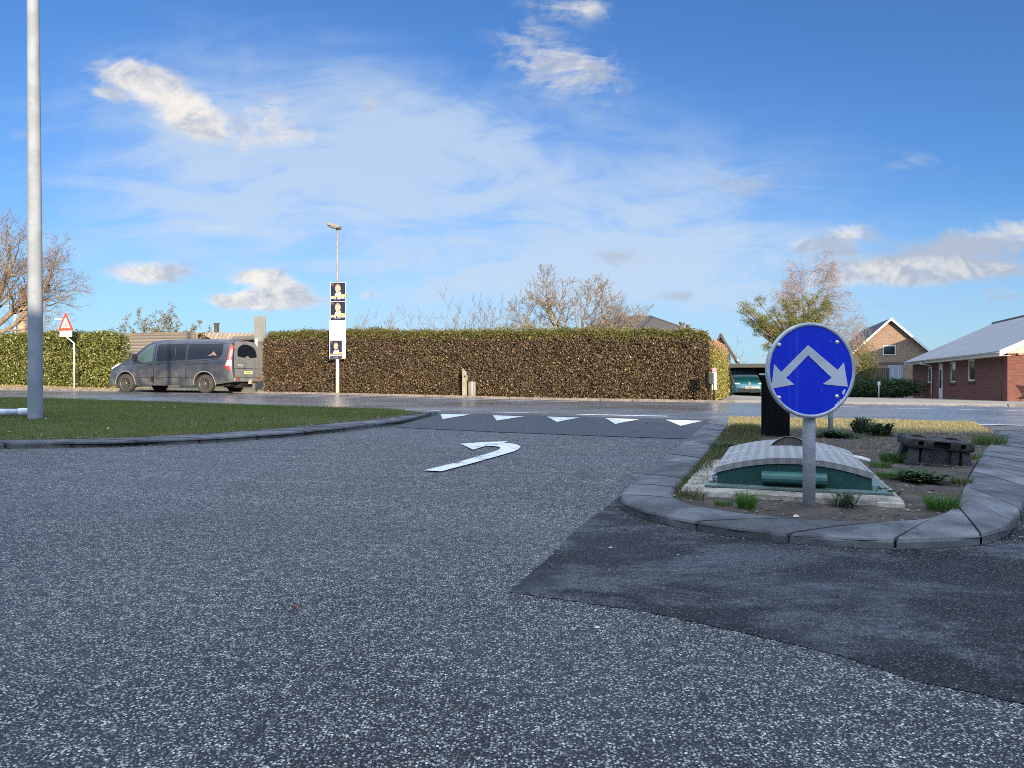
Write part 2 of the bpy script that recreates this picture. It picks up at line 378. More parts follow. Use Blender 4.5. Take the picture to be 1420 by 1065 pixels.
def wnoise(X, Y, sc, seed=0):
    """cheap smooth noise from sines"""
    r = np.random.default_rng(seed); o = 0
    for i in range(9):
        a, b, p = r.uniform(-1, 1), r.uniform(-1, 1), r.uniform(0, 6.3); f = sc * (1 + i * .7)
        o = o + np.sin((X * a + Y * b) * f * 2 + p) / (1 + i * .5)
    return o / 4
def inpoly(X, Y, poly):
    c = np.zeros(len(X), bool); n = len(poly)
    for i in range(n):
        x1, y1 = poly[i][:2]; x2, y2 = poly[(i + 1) % n][:2]
        if y1 == y2: continue
        k = ((y1 > Y) != (y2 > Y)) & (X < (x2 - x1) * (Y - y1) / (y2 - y1) + x1); c ^= k
    return c

# ================================================================== SETTING
M_gr = mat('soil_grass', (.075, .085, .035), .95, (.13, .11, .06), 1.2, .5, 30)
gx = np.concatenate([-np.geomspace(900, 41, 22), np.arange(-40, 60.1, 1.0), np.geomspace(61, 900, 22)])
gy = np.concatenate([-np.geomspace(900, 31, 18), np.arange(-30, 90.1, 1.0), np.geomspace(91, 1500, 24)])
GX, GY = np.meshgrid(gx, gy); n1, n2 = len(gx), len(gy)
Vg = np.stack([GX.ravel(), GY.ravel(), g(GX.ravel(), GY.ravel()) - .07], 1)
ii, jj = np.meshgrid(np.arange(n1 - 1), np.arange(n2 - 1)); b_ = (jj * n1 + ii).ravel()
kind(npmesh('ground', Vg, np.stack([b_, b_ + 1, b_ + 1 + n1, b_ + n1], 1), M_gr), 'structure')

M_old = asphalt_mat('asphalt_chipped', (.044, .049, .058), (.60, .60, .56), .44, 132, .48, 0, .9, clump=.28, gap=.06, spec=.26)
M_new = asphalt_mat('asphalt_patch', (.020, .023, .029), (.17, .165, .15), .13, 120, .72, 0.0, 1.0, mottle=.38, spec=.18, gap=.15)
M_road = asphalt_mat('asphalt_road', (.095, .100, .112), (.22, .22, .21), .12, 90, .38, .20, .22)
M_apr = asphalt_mat('asphalt_mouth', (.024, .026, .031), (.2, .19, .16), .05, 110, .50, .05, .5)
M_tar = mat('joint_tar', (.012, .012, .013), .5)

# forecourt asphalt (everything this side of the main road)
kind(sheet('asphalt_forecourt', [to_xy(-60, -.02), to_xy(60, -.02), to_xy(60, -13.5), to_xy(30, -42), to_xy(-30, -42), to_xy(-60, -30)], 0, M_old, .5), 'structure')
sheet('road', [to_xy(-90, 0), to_xy(90, 0), to_xy(90, 10.2), to_xy(-90, 10.2)], .004, M_road, .5)
# newer dark asphalt: mouth of the side road and the patch round the island
ap = [at(560, 593.5), at(640, 597), at(700, 600), at(782, 603), at(845, 605.5), at(966, 609.5), at(1010, 611)]
mouth = [tuple(p[:2]) for p in ap] + [to_xy(6.4, -.02), to_xy(-4, -.02), to_xy(-3.6, -1.2)]
sheet('asphalt_strip', mouth, .006, M_apr, .25)
pp = [at(*p) for p in [(705, 822), (800, 835), (900, 850), (1000, 872), (1080, 890), (1180, 915), (1250, 940), (1340, 960), (1420, 977)]]
right = [(1.6, 1.45), (3.0, 1.2), (9, 1.0), (16, 3), (13, 9.2), (6.2, 9.6)]
lf = [at(*p) for p in [(960, 640), (900, 668), (866, 685), (845, 700), (800, 735), (760, 775)]]
patch = [tuple(p[:2]) for p in pp] + [r for r in right if r[0] > pp[-1].x + .1] + [tuple(p[:2]) for p in lf]
def ragged(P, step, amp):
    out = []; n = len(P)
    for i in range(n):
        a, b = Vector(P[i]), Vector(P[(i + 1) % n]); k = max(1, int((b - a).length / step)) if (b - a).length < 2.2 else 1
        for j in range(k):
            q_ = a.lerp(b, j / k); r_ = amp if j else 0; out.append((q_.x + random.uniform(-r_, r_), q_.y + random.uniform(-r_, r_)))
    return out
sheet('asphalt_patch', ragged(patch, .03, .007), .002, M_new, .25)

# verge and pavement beyond the road
M_verge = mat('verge_leaf_litter', (.17, .13, .07), .95, (.30, .24, .13), 9, .6, 40)
M_drive = mat('driveway_gravel', (.22, .19, .15), .9, (.34, .30, .24), 7, .5, 60)
kind(sheet('verge', [to_xy(-90, 10.2), to_xy(5.0, 10.2), to_xy(5.0, 14), to_xy(-90, 14)], .02, M_verge, .5), 'structure')
kind(sheet('pavement', [to_xy(5.0, 10.2), to_xy(60, 10.2), to_xy(60, 14.0), to_xy(5.0, 14.0)], .02, M_drive, .5), 'structure')
kind(sheet('driveway', [to_xy(4.6, 14.0), to_xy(60, 14.0), to_xy(60, 70), to_xy(3.0, 70), to_xy(3.4, 30)], .015, mat('yard_gravel', (.15, .14, .12), .9, (.24, .21, .17), 3, .4, 50), 1.0), 'structure')

# kerb along the far road edge
M_kerbfar = mat('kerb_far', (.11, .10, .095), .8, (.18, .16, .14), 4, .3, 30)
mb = MB()
s_ = -80.0
while s_ < 60:
    for a, b in ((s_, s_ + .98),):
        p = [to_xy(a, 10.12), to_xy(b, 10.12), to_xy(b, 10.26), to_xy(a, 10.26)]
        z = [gf(*q) for q in p]; hh = .07 if not 4.6 < s_ < 12 else .03
        vs = [(q[0], q[1], zz - .05) for q, zz in zip(p, z)] + [(q[0], q[1], zz + hh) for q, zz in zip(p, z)]
        mb.add(vs, [(0, 1, 2, 3), (4, 5, 6, 7), (0, 1, 5, 4), (1, 2, 6, 5), (2, 3, 7, 6), (3, 0, 4, 7)], M_kerbfar)
    s_ += 1.0
kind(mb.build('kerb'), 'structure')

# painted markings
def worn_white(name, thr=.62):
    m = bpy.data.materials.new(name); m.use_nodes = True; t = NT(m.node_tree); co = t.n('ShaderNodeTexCoord').outputs['Object']
    w = t.ss(t.m('ADD', t.m('MULTIPLY', t.noise(co, 5, 6, .7), .6), t.m('MULTIPLY', t.noise(co, 60, 3, .6), .4)), thr - .05, thr + .05)
    col = t.mix(w, t.mix(t.noise(co, 14, 5), (.50, .51, .52), (.64, .65, .66)), (.10, .10, .105))
    p = t.n('ShaderNodeBsdfPrincipled', {'Base Color': col, 'Roughness': .55})
    b = t.n('ShaderNodeBump', {'Height': t.noise(co, 90, 4, .6), 'Strength': .4, 'Distance': .004}); t.t.links.new(b.outputs[0], p.inputs['Normal'])
    t.n('ShaderNodeOutputMaterial', {'Surface': p.outputs[0]}); return m
M_w = worn_white('marking_paint', .57); M_w2 = worn_white('marking_paint_worn', .56)
def pix_sheet(name, pts, dz, m, cell=.25): return sheet(name, [tuple(at(*p)[:2]) for p in pts], dz, m, cell)
pix_sheet('arrow_marking', [(588, 654), (612, 655.3), (660, 642.5), (700, 631), (712, 627.5), (718.5, 624.5), (721.5, 621.5), (720, 619.2), (715, 617.4), (708, 616), (698, 615.2), (705, 613), (672, 614.3), (638.6, 616.6), (656, 624.8), (672.5, 619.9), (684, 619.8), (691, 620.6), (694, 622.2), (692, 625), (684, 628), (640, 641)], .010, M_w, .25)
for tri in [((157, 725), (285, 728), (165, 748)), ((380, 731), (515, 736), (398, 754)), ((612, 737), (752, 741), (655, 760)), ((862, 743), (1010, 748), (905, 769)), ((1120, 750), (1280, 755), (1185, 777))]:
    pix_sheet('give_way_triangle', [(560 + a / 3.087, 340 + b / 3.087) for a, b in tri], .012, M_w, .5)
def line_st(name, s0, s1, t0, t1, w=.12, m=None):
    n = max(1, int((s1 - s0) / 4)); P = []
    P += [to_xy(s0 + (s1 - s0) * i / n, t0 + (t1 - t0) * i / n) for i in range(n + 1)]
    P += [to_xy(s0 + (s1 - s0) * i / n, t0 + (t1 - t0) * i / n + w) for i in range(n, -1, -1)]
    return sheet(name, P, .009, m or M_w2, .5)
def stp(x, y): q = at(x, y); return to_st(q.x, q.y)
a, b = stp(0, 544.5), stp(801, 557.6)
line_st('road_line', float(a[0]) - 20, float(b[0]), float(b[1]) , float(b[1]), .13, M_w)
for (x0, y0, x1, y1, w) in [(0, 541.5, 101, 542.8, .10), (378, 549, 494, 552.6, .10), (803, 574.6, 923, 579.3, .22), (683, 572.2, 757, 574.0, .14), (560, 568.9, 608, 570.2, .14),
                         (1230, 566.3, 1293, 567.9, .12), (1325, 568.2, 1440, 571, .12), (1140, 563.6, 1202, 565, .12), (1160, 585.0, 1460, 592.2, .12)]:
    a, b = stp(x0, y0), stp(x1, y1); line_st('road_line', float(a[0]), float(b[0]), float((a[1] + b[1]) / 2), float((a[1] + b[1]) / 2), w)

# ---- kerb stones round the island and the lawn
def kerb_mat(name, c, c2):
    m = bpy.data.materials.new(name); m.use_nodes = True; t = NT(m.node_tree); co = t.n('ShaderNodeTexCoord').outputs['Object']
    at_ = t.n('ShaderNodeAttribute', attribute_name='Col').outputs['Color']
    col = t.mix(t.ss(t.noise(co, 3.5, 7, .65), .35, .7), c, c2)
    col = t.mix(1.0, col, at_, 'MULTIPLY')
    sp = t.noise(co, 230, 2); col = t.mix(t.m('MULTIPLY', t.ss(sp, .60, .70), .6), col, (.24, .24, .24))
    col = t.mix(t.m('MULTIPLY', t.ss(t.noise(co, 2.3, 7, .75), .48, .66), .65), col, (.026, .028, .031))
    p = t.n('ShaderNodeBsdfPrincipled', {'Base Color': col, 'Roughness': .75, 'Specular IOR Level': .22})
    b = t.n('ShaderNodeBump', {'Height': t.m('ADD', t.noise(co, 160, 3, .6), t.noise(co, 14, 4, .6)), 'Strength': .45, 'Distance': .006}); t.t.links.new(b.outputs[0], p.inputs['Normal'])
    t.n('ShaderNodeOutputMaterial', {'Surface': p.outputs[0]}); return m
M_kerb = kerb_mat('kerb_stone', (.066, .071, .079), (.135, .142, .154))
def resample(P, n):
    P = np.array([p[:2] for p in P], float); d = np.r_[0, np.cumsum(np.linalg.norm(np.diff(P, axis=0), axis=1))]
    q = np.linspace(0, d[-1], n); return np.stack([np.interp(q, d, P[:, 0]), np.interp(q, d, P[:, 1])], 1), d[-1]
def smooth_path(P, k=2):
    P = np.array([p[:2] for p in P], float)
    for _ in range(k):
        q = P.copy(); q[1:-1] = .25 * P[:-2] + .5 * P[1:-1] + .25 * P[2:]; P = q
    return P
def kerbs(name, outer, inner, stone, h1, h2, sub=3, gap=.009):
    """outer/inner matched polylines; stones cut across"""
    O, L = resample(outer, 400); I, _ = resample(inner, 400); n = max(1, round(L / stone)); mb = MB()
    for k in range(n):
        a, b = k / n * 399, (k + 1) / n * 399; gp = gap / L * 399; dh = random.uniform(-.003, .003); sh = random.uniform(.74, 1.16); jit = random.uniform(-.006, .006)
        rows = []
        for j in range(sub + 1):
            q = a + gp + (b - a - 2 * gp) * j / sub; i0 = int(q); f = q - i0; i1 = min(i0 + 1, 399)
            o = O[i0] * (1 - f) + O[i1] * f; i = I[i0] * (1 - f) + I[i1] * f; w = i - o; wl = np.linalg.norm(w); u = w / wl; o = o + u * jit
            prof = [(0, -.05), (0, h1 * .62), (.012, h1 * .90), (.035, h1), (wl * .5, (h1 + h2) / 2 + .004), (wl - .02, h2), (wl, h2 - .012), (wl, -.05)]
            rows.append([(o[0] + u[0] * d, o[1] + u[1] * d, gf(o[0] + u[0] * d, o[1] + u[1] * d) + z + dh) for d, z in prof])
        vs = [p for r in rows for p in r]; m_ = len(prof); fs = []
        for j in range(sub):
            for c in range(m_ - 1): fs.append((j * m_ + c, j * m_ + c + 1, (j + 1) * m_ + c + 1, (j + 1) * m_ + c))
        fs += [tuple(range(m_)), tuple(range(sub * m_ + m_ - 1, sub * m_ - 1, -1))]
        mb.add(vs, fs, M_kerb, False, (sh, sh, sh * 1.01))
    return kind(mb.build(name), 'structure')
def solidcore(name, outer, inner, h, m):   # dark joint bed beneath the stones
    O, L = resample(outer, 60); I, _ = resample(inner, 60); O2 = O + (I - O) * .03
    vs = [(p[0], p[1], gf(*p) + h) for p in O2] + [(p[0], p[1], gf(*p) + h) for p in I]
    mb = MB(); mb.add(vs, [(i, i + 1, i + 61, i + 60) for i in range(59)], m); return kind(mb.build(name), 'structure')
KH1, KH2 = .050, .068
io = [(988.5, 584.5), (958, 610), (910, 652), (874, 680), (861, 692), (857.5, 700), (862, 708.5), (890, 720.6), (937.5, 732.5), (1010.6, 745.5), (1072.8, 753), (1171, 760.5), (1231, 763), (1311.7, 762), (1360, 759), (1400, 747.5), (1411, 735)]
ii_ = [(1013, 583.5), (998.5, 604), (970, 640), (945, 664), (935, 676), (930.5, 684), (934, 691.5), (957, 699.5), (982.5, 705), (1035, 713), (1083, 718), (1150, 722), (1191, 723.8), (1250, 722.5), (1285, 720), (1318, 712), (1329, 700)]
IO = [at(*p) for p in io]; II = [at(p[0], p[1], KH2) for p in ii_]
rdir = (at(1386, 596, KH2) - at(1331, 690, KH2)); rin = [at(1333, 680, KH2), at(1347.8, 648, KH2), at(1366, 622, KH2), at(1386, 597, KH2)]
rn = Vector((rdir.y, -rdir.x, 0)).normalized()
IN_END = rin[-1]
ro = [at(1418, 700)] + [p + rn * .42 for p in rin[1:]]
ISL_O = IO + ro; ISL_I = II + rin
kerbs('kerb', smooth_path(ISL_O, 1), smooth_path(ISL_I, 1), .44, KH1, KH2)
solidcore('kerb_bed', ISL_O, ISL_I, .035, mat('kerb_joint', (.02, .02, .02), .9))
# lawn kerb on the left
lo = [(-260, 626), (-120, 625), (0, 622.3), (161, 620.3), (240, 617), (308, 613.5), (400, 606.8), (470, 599.5), (530, 592), (560, 588), (590, 580), (607.5, 575.3)]
li = [(-260, 611), (-120, 611), (0, 610), (86, 609.3), (190, 606.8), (265, 603), (357, 596.5), (430, 590.5), (505, 583.5), (540, 579.5), (575, 574.5), (592, 572.8)]
LO = [at(*p) for p in lo]; LI = [at(p[0], p[1], .075) for p in li]
# make the kerb a constant width: outer edge from inner edge and a perpendicular
kerbs('kerb', smooth_path(LO, 1), smooth_path(LI, 1), .62, .060, .075, gap=.028)
solidcore('kerb_bed', LO, LI, .04, MATS['kerb_joint'])

# lawn
M_lawn = mat('lawn_soil', (.07, .085, .03), .95, (.075, .060, .035), 5, .5, 40)
lawn = [tuple(p[:2]) for p in LI] + [to_xy(-.9, -.16), to_xy(-4, -.12), to_xy(-8, -.1), to_xy(-14, -.1), to_xy(-24, -.1), to_xy(-26, -8)]
def lawnz(X, Y):
    s, t = to_st(X, Y); return .03 * wnoise(X, Y, .8, 3) * sst(-t, .1, 1)
kind(sheet('lawn', lawn, .055, M_lawn, .4, zf=lawnz), 'structure')
M_leaf = leafmat('grass_blade', .55, .25, .3)
def blades(name, poly, n, hh, ww, cfun, zf, dens=None, knd='stuff', lean=.45):
    xs = [p[0] for p in poly]; ys = [p[1] for p in poly]; X = np.zeros(0); Y = np.zeros(0)
    while len(X) < n:
        x = rng.uniform(min(xs), max(xs), n * 2); y = rng.uniform(min(ys), max(ys), n * 2); k = inpoly(x, y, poly)
        if dens is not None: k &= rng.random(len(x)) < dens(x, y)
        X = np.r_[X, x[k]]; Y = np.r_[Y, y[k]]
    X = X[:n]; Y = Y[:n]; Z = g(X, Y) + zf(X, Y)
    h = hh * rng.uniform(.45, 1.25, n); a = rng.uniform(0, 6.28, n); w = ww * rng.uniform(.6, 1.3, n); l = h * rng.normal(0, lean, n); la = rng.uniform(0, 6.28, n)
    cx, cy = np.cos(a) * w / 2, np.sin(a) * w / 2
    V_ = np.stack([np.stack([X - cx, Y - cy, Z - .01], 1), np.stack([X + cx, Y + cy, Z - .01], 1), np.stack([X + np.cos(la) * l, Y + np.sin(la) * l, Z + h], 1)], 1).reshape(-1, 3)
    c = cfun(X, Y, n)
    o = npmesh(name, V_, np.arange(3 * n).reshape(n, 3), M_leaf, np.repeat(c, 3, axis=0)); o['kind'] = knd; return o
def lawncol(X, Y, n):
    k = np.clip(wnoise(X, Y, .7, 5) * .5 + .5 + rng.normal(0, .22, n), 0, 1)[:, None]
    c = (1 - k) * np.array([[.090, .140, .028]]) + k * np.array([[.155, .19, .048]])
    d = (rng.random(n) < .10)[:, None]; return np.where(d, np.array([[.20, .16, .08]]), c) * rng.uniform(.7, 1.25, (n, 1))
lz = lambda X, Y: .055 + lawnz(X, Y)
lawn_vis = [q for q in lawn if q[0] > -16.5] ; lawn_vis = [tuple(at(-60, 609.5, .07)[:2])] + [tuple(p[:2]) for p in LI[2:]] + [to_xy(-.9, -.16), to_xy(-4, -.12), to_xy(-8, -.1), to_xy(-14, -.1)]
lden = lambda X, Y: np.clip(.75 + .5 * wnoise(X, Y, 1.3, 8), .15, 1)
blades('lawn_grass', lawn_vis, 170000, .042, .006, lawncol, lz, lden)

# ---- island ground
ISLP = [tuple(p[:2]) for p in ISL_I]
s_a, _ = to_st(ISLP[0][0], ISLP[0][1]); s_b, _ = to_st(ISLP[-1][0], ISLP[-1][1])
ISLP = ISLP + [to_xy(float(s_b) + .3, -.12), to_xy((float(s_a) + float(s_b)) / 2, -.12), to_xy(float(s_a) - .05, -.12)]
M_soil = mat('island_soil', (.030, .023, .018), .95, (.066, .052, .040), 7, .9, 55, sat=(.38, .66))
def islz(X, Y): return .050 + .012 * wnoise(X, Y, 2.2, 12) + .006 * wnoise(X, Y, 9, 13)
kind(sheet('island_soil', ISLP, 0, M_soil, .10, zf=islz), 'structure')
def sg(x, y): return gf(x, y) + float(islz(np.array([x]), np.array([y]))[0])
def tdist(X, Y): return to_st(X, Y)[1]

# ================================================================== ADDED UNSEEN BUILDING BEHIND THE CAMERA (it throws the big shade)
M_clad = mat('shade_bld_cladding', (.24, .24, .25), .7, (.30, .30, .31), 2)
M_dark = mat('dark_plastic', (.012, .013, .015), .6, spec=.25)
M_glassd = mat('glass_dark', (.02, .025, .03), .06, spec=.8)
x0, y0 = to_xy(0, -40)
shade_bld = thing('added_shade_building', 'unseen flat roofed building added behind the camera to throw the wide shade', 'building', (x0, y0, 0), -TH)
mb = MB()
mb.box((-22, 7, 3.95), (89, 14, 8.1), M_clad); mb.box((41.5, 7, 3.45), (38, 14, 7.1), M_clad)
mb.build('wall', shade_bld)
for k in range(9):
    mb = MB(); mb.box((-60 + k * 9, 13.99, 1.6), (5, .1, 2.2), M_glassd); mb.build('window', shade_bld)
SH_T = -26

# ================================================================== TRAFFIC ISLAND THINGS
M_galv = mat('galvanised_steel', (.36, .39, .42), .5, (.48, .51, .54), 14, .15, 60, metal=.15, sat=(.3, .7))
def sign_blue():
    m = bpy.data.materials.new('sign_blue'); m.use_nodes = True; t = NT(m.node_tree); co = t.n('ShaderNodeTexCoord').outputs['Object']
    st = t.ss(t.noise(t.n('ShaderNodeMapping', {'Vector': co, 'Scale': (26, 1, .8)}).outputs[0], 1.0, 4, .6), .50, .74); x = t.n('ShaderNodeSeparateXYZ', {0: co}).outputs[0]
    col = t.mix(t.m('MULTIPLY', st, t.m('ADD', .08, t.m('MULTIPLY', t.ss(x, .0, -.2), .30))), (.001, .020, .50), (.05, .13, .52))
    col = t.mix(t.m('MULTIPLY', t.ss(t.noise(co, 60, 5, .8), .62, .75), .25), col, (.10, .14, .30)); col = t.mix(t.m('MULTIPLY', t.ss(t.noise(co, 4, 6, .7), .5, .7), .25), col, (.002, .008, .22))
    p = t.n('ShaderNodeBsdfPrincipled', {'Base Color': col, 'Roughness': t.m('ADD', .32, t.m('MULTIPLY', t.noise(co, 9, 5, .7), .3)), 'Specular IOR Level': .25}); t.n('ShaderNodeOutputMaterial', {'Surface': p.outputs[0]}); return m
M_blue = sign_blue()
M_white = mat('sign_white', (.46, .50, .56), .45, (.38, .42, .47), 6)
M_rim = mat('sign_rim', (.42, .45, .49), .45, (.33, .36, .39), 20, metal=.3)
YS = 3.88
sp = wy(1122, YS)
sign = thing('direction_sign', 'round blue sign with white arrows pointing down to both sides on a steel post', 'traffic sign', (sp.x, sp.y, sg(sp.x, sp.y)), R(8.5))
mb = MB(); H = zpix(452, YS) - sg(sp.x, sp.y)
mb.tube([(0, 0, -.1), (0, 0, H * .6), (0, 0, H - .03)], .0325, M_galv, 24); mb.build('post', sign)
fy = -.056
def sloc(x, y):   # photo pixel -> sign face coordinates
    ca, sa = math.cos(R(8.5)), math.sin(R(8.5)); u = (x - 710) / F; v = (HY - y) / F
    bx, by = sp.x - fy * sa, sp.y + fy * ca
    a = (u * by - bx) / (ca - u * sa); yy = by + a * sa
    return a, CAMZ + v * yy - sg(sp.x, sp.y)
Rd = .2540; cx, cz = sloc(1125, 513.5)
mb = MB(); mb.lathe([(0.0, 0), (Rd - .018, 0)], M_blue, 96, 'y', (cx, fy, cz)); mb.build('face', sign)
mb = MB(); mb.lathe([(Rd - .019, -.001), (Rd - .017, -.004), (Rd - .001, -.004), (Rd, 0), (Rd, .014), (Rd - .004, .016), (Rd - .019, .016), (Rd - .0185, 0), (Rd - .019, -.001)], M_rim, 96, 'y', (cx, fy, cz)); mb.build('rim', sign)
mb = MB(); mb.lathe([(0, .016), (Rd - .018, .016)], mat('sign_back', (.30, .31, .32), .5), 64, 'y', (cx, fy, cz)); mb.build('back_plate', sign)
arr = [(295, 178), (445, 305), (477, 267), (497, 390), (370, 377), (415, 345), (295, 230), (183, 345), (225, 378), (108, 400), (122, 275), (158, 315)]
mb = MB(); P = [sloc(1040 + a / 3.67, 430 + b / 3.67) for a, b in arr]
mb.prism(P, fy - .0025, fy - .0005, M_white, 'y'); mb.build('arrow', sign)
for a, b in [(148, 177), (444, 164), (148, 446), (443, 440)]:
    q = sloc(1040 + a / 3.67, 430 + b / 3.67); mb = MB()
    mb.lathe([(0, -.007), (.005, -.0065), (.008, -.004), (.0115, -.003), (.012, 0)], mat('bolt_steel', (.55, .56, .57), .35, metal=.6), 16, 'y', (q[0], fy, q[1])); mb.build('bolt', sign)
# worn foil at the lower right of the sign
mb = MB()
for sd, (xx, yy, w_) in enumerate([(478, 413, 12), (474, 424, 7), (462, 462, 12), (448, 477, 14), (437, 487, 9), (97, 229, 5), (410, 159, 3), (364, 407, 2.5)]):
    pts = []
    for k in range(13):
        a = k / 13 * 6.283; r = w_ * random.uniform(.5, 1.15); pts.append(sloc(1040 + (xx + r * math.cos(a) * .8) / 3.67, 430 + (yy + r * 1.1 * math.sin(a)) / 3.67))
    mb = MB(); mb.prism(pts, fy - .0014 - sd * .00005, fy - .0004, mat('worn_foil', (.30, .40, .60), .6, (.42, .50, .62), 40), 'y'); mb.build('worn_patch', sign)
for z_ in (cz - .12, cz + .12):
    mb = MB(); mb.box((cx, .0, z_), (.12, .092, .03), M_galv); mb.build('clamp', sign)

# thin post behind
q = at(1152, 605.5, .05)
p2 = thing('sign_post', 'thin bare galvanised post rising behind the blue sign near the road', 'post', (q.x, q.y, sg(q.x, q.y) - .01))
mb = MB(); hz = zpix(470, q.y) - q.z; rr_ = 3.4 / 1000 * q.y
mb.tube([(0, 0, -.05), (0, 0, hz)], rr_, M_galv, 16); mb.build('tube', p2)
mb = MB(); mb.lathe([(0, .012), (rr_ + .004, .008), (rr_ + .004, -.03)], M_dark, 16, 'z', (0, 0, hz)); mb.build('end_cap', p2)

# dark timber pillar
q = at(1083, 606.5, .05); wpil = .0400 * q.y
M_pil = wave_mat('black_boards', (.006, .007, .008), (.002, .002, .002), 0, .022, .8, .9, spec=.06)
M_pil2 = mat('black_frame', (.012, .013, .015), .4)
pil = thing('black_pillar', 'black ribbed square pillar standing behind the green hatch', 'pillar', (q.x, q.y + wpil * .5, q.z - .02), R(-22))
hp = zpix(522, q.y) - q.z + .02
mb = MB(); mb.box((0, 0, hp / 2), (wpil * .92, wpil * .92, hp), M_pil); mb.build('body', pil)
mb = MB(); mb.box((0, 0, hp + .008), (wpil * .97, wpil * .97, .018), M_pil2, bev=.004); mb.build('lid', pil)
mb = MB(); mb.box((-wpil * .42, -wpil * .44, hp + .024), (.07, .05, .014), mat('pillar_clip', (.55, .56, .58), .5), bev=.003); mb.build('clip', pil)

# green hatch on concrete slab
M_conc = mat('slab_concrete', (.20, .185, .155), .92, (.33, .31, .265), 9, .8, 60)
M_green = mat('hatch_green', (.006, .050, .046), .5, (.010, .066, .058), 5, .15, 90)
M_green2 = mat('hatch_green_pale', (.022, .095, .088), .5, (.03, .12, .105), 9, .2, 60)
M_teal = mat('hatch_flange', (.13, .17, .165), .6, (.07, .12, .115), 11, .3, 60)
def lid_mat():
    m = bpy.data.materials.new('hatch_lid_plate'); m.use_nodes = True; t = NT(m.node_tree); co = t.n('ShaderNodeTexCoord').outputs['Object']
    x, y, z = t.n('ShaderNodeSeparateXYZ', {0: co}).outputs
    st = t.ss(t.m('SINE', t.m('MULTIPLY', t.m('ADD', x, t.m('MULTIPLY', t.noise(co, 3), .012)), 6.283 / .060)), -.7, .9)
    yy = t.m('ADD', y, z)
    a = t.m('SINE', t.m('MULTIPLY', t.m('ADD', x, yy), 6.283 / .016)); b = t.m('SINE', t.m('MULTIPLY', t.m('SUBTRACT', x, yy), 6.283 / .016))
    tread = t.ss(t.m('MAXIMUM', a, b), .35, .95)
    col = t.mix(st, (.215, .212, .208), (.285, .28, .272))
    col = t.mix(t.m('MULTIPLY', t.m('SUBTRACT', 1.0, tread), .16), col, (.14, .14, .145))
    col = t.mix(t.m('MULTIPLY', t.ss(t.noise(co, 6, 6, .65), .5, .75), .5), col, (.17, .16, .145))
    p = t.n('ShaderNodeBsdfPrincipled', {'Base Color': col, 'Roughness': .55, 'Metallic': .15})
    bb = t.n('ShaderNodeBump', {'Height': tread, 'Strength': .5, 'Distance': .003}); t.t.links.new(bb.outputs[0], p.inputs['Normal'])
    t.n('ShaderNodeOutputMaterial', {'Surface': p.outputs[0]}); return m
M_lid = lid_mat()
HW, HD = .425, .72
fl, fr = Vector((1.215, 4.31)), Vector((2.02, 4.02))
ra = math.atan2(-.342, .94); dv = Vector((.342, .94)); cen = (fl + fr) / 2 + dv * HD
hatch = thing('access_hatch', 'green inspection hatch with arched grey tread plate lid on a concrete slab', 'hatch', (cen.x, cen.y, sg(cen.x, cen.y)), ra)
def edge_slab(mb, x0, x1, y0, y1, z0, z1, m, jag):
    nseg = 26; ring = []
    for i in range(nseg): ring.append((x0 + (x1 - x0) * i / nseg, y0))
    for i in range(nseg): ring.append((x1, y0 + (y1 - y0) * i / nseg))
    for i in range(nseg): ring.append((x1 - (x1 - x0) * i / nseg, y1))
    for i in range(nseg): ring.append((x0, y1 - (y1 - y0) * i / nseg))
    n = len(ring); vs = []
    for zz, ins in ((z0, -.012), (z0 + (z1 - z0) * .5, -.004), (z1 - .012, 0), (z1, .014)):
        for (x, y) in ring:
            jx, jy = random.uniform(-jag, jag), random.uniform(-jag, jag)
            sx = 1 if x > (x0 + x1) / 2 else -1; sy = 1 if y > (y0 + y1) / 2 else -1
            vs.append((x - sx * ins + jx, y - sy * ins + jy, zz + random.uniform(-jag, jag) * .5))
    fs = [(r * n + i, r * n + (i + 1) % n, (r + 1) * n + (i + 1) % n, (r + 1) * n + i) for r in range(3) for i in range(n)] + [tuple(range(3 * n, 4 * n))]
    mb.add(vs, fs, m)
mb = MB(); edge_slab(mb, -HW - .19, HW + .13, -HD - .17, HD + .10, -.06, .030, M_conc, .005)
mb.box((HW + .06, -HD - .135, -.02), (.14, .13, .07), M_conc, Matrix.Translation((0, 0, 0)), bev=.02); mb.build('concrete_slab', hatch)
mb = MB(); mb.box((.015, 0, .040), (2 * HW + .15, 2 * HD + .12, .016), M_teal, bev=.004); mb.build('base_flange', hatch)
zt = .145; ar = .070
def arch(x): return zt + ar * (1 - (x / HW) ** 2)
mb = MB(); N_ = 24
xs_ = [-HW + .008 + (2 * HW - .016) * i / N_ for i in range(N_ + 1)]
poly = [(xs_[0], .045)] + [(xs_[-1], .045)] + [(x, arch(x) - .012) for x in reversed(xs_)]
mb.prism(poly, -HD + .012, HD - .012, M_green, 'y'); mb.build('body', hatch)
mb = MB(); xs_ = [-HW + 2 * HW * i / N_ for i in range(N_ + 1)]; vs = []; fs = []
ys_ = [-HD, -HD + .004, HD * -.3, HD * .3, HD - .004, HD]
for (lo_, yk) in ((1, -HD), (0, -HD), (0, HD), (1, HD)):
    for x in xs_: vs.append((x, yk, arch(x) - (.034 if lo_ else 0)))
n = N_ + 1
for r in range(3): fs += [(r * n + i, r * n + i + 1, (r + 1) * n + i + 1, (r + 1) * n + i) for i in range(N_)]
fs += [(3 * n + i, 3 * n + i + 1, i + 1, i) for i in range(N_)]
fs += [(0, n, 2 * n, 3 * n), (n - 1, 2 * n - 1, 3 * n - 1, 4 * n - 1)]
mb.add(vs, fs, M_lid); lid = mb.build('lid', hatch)
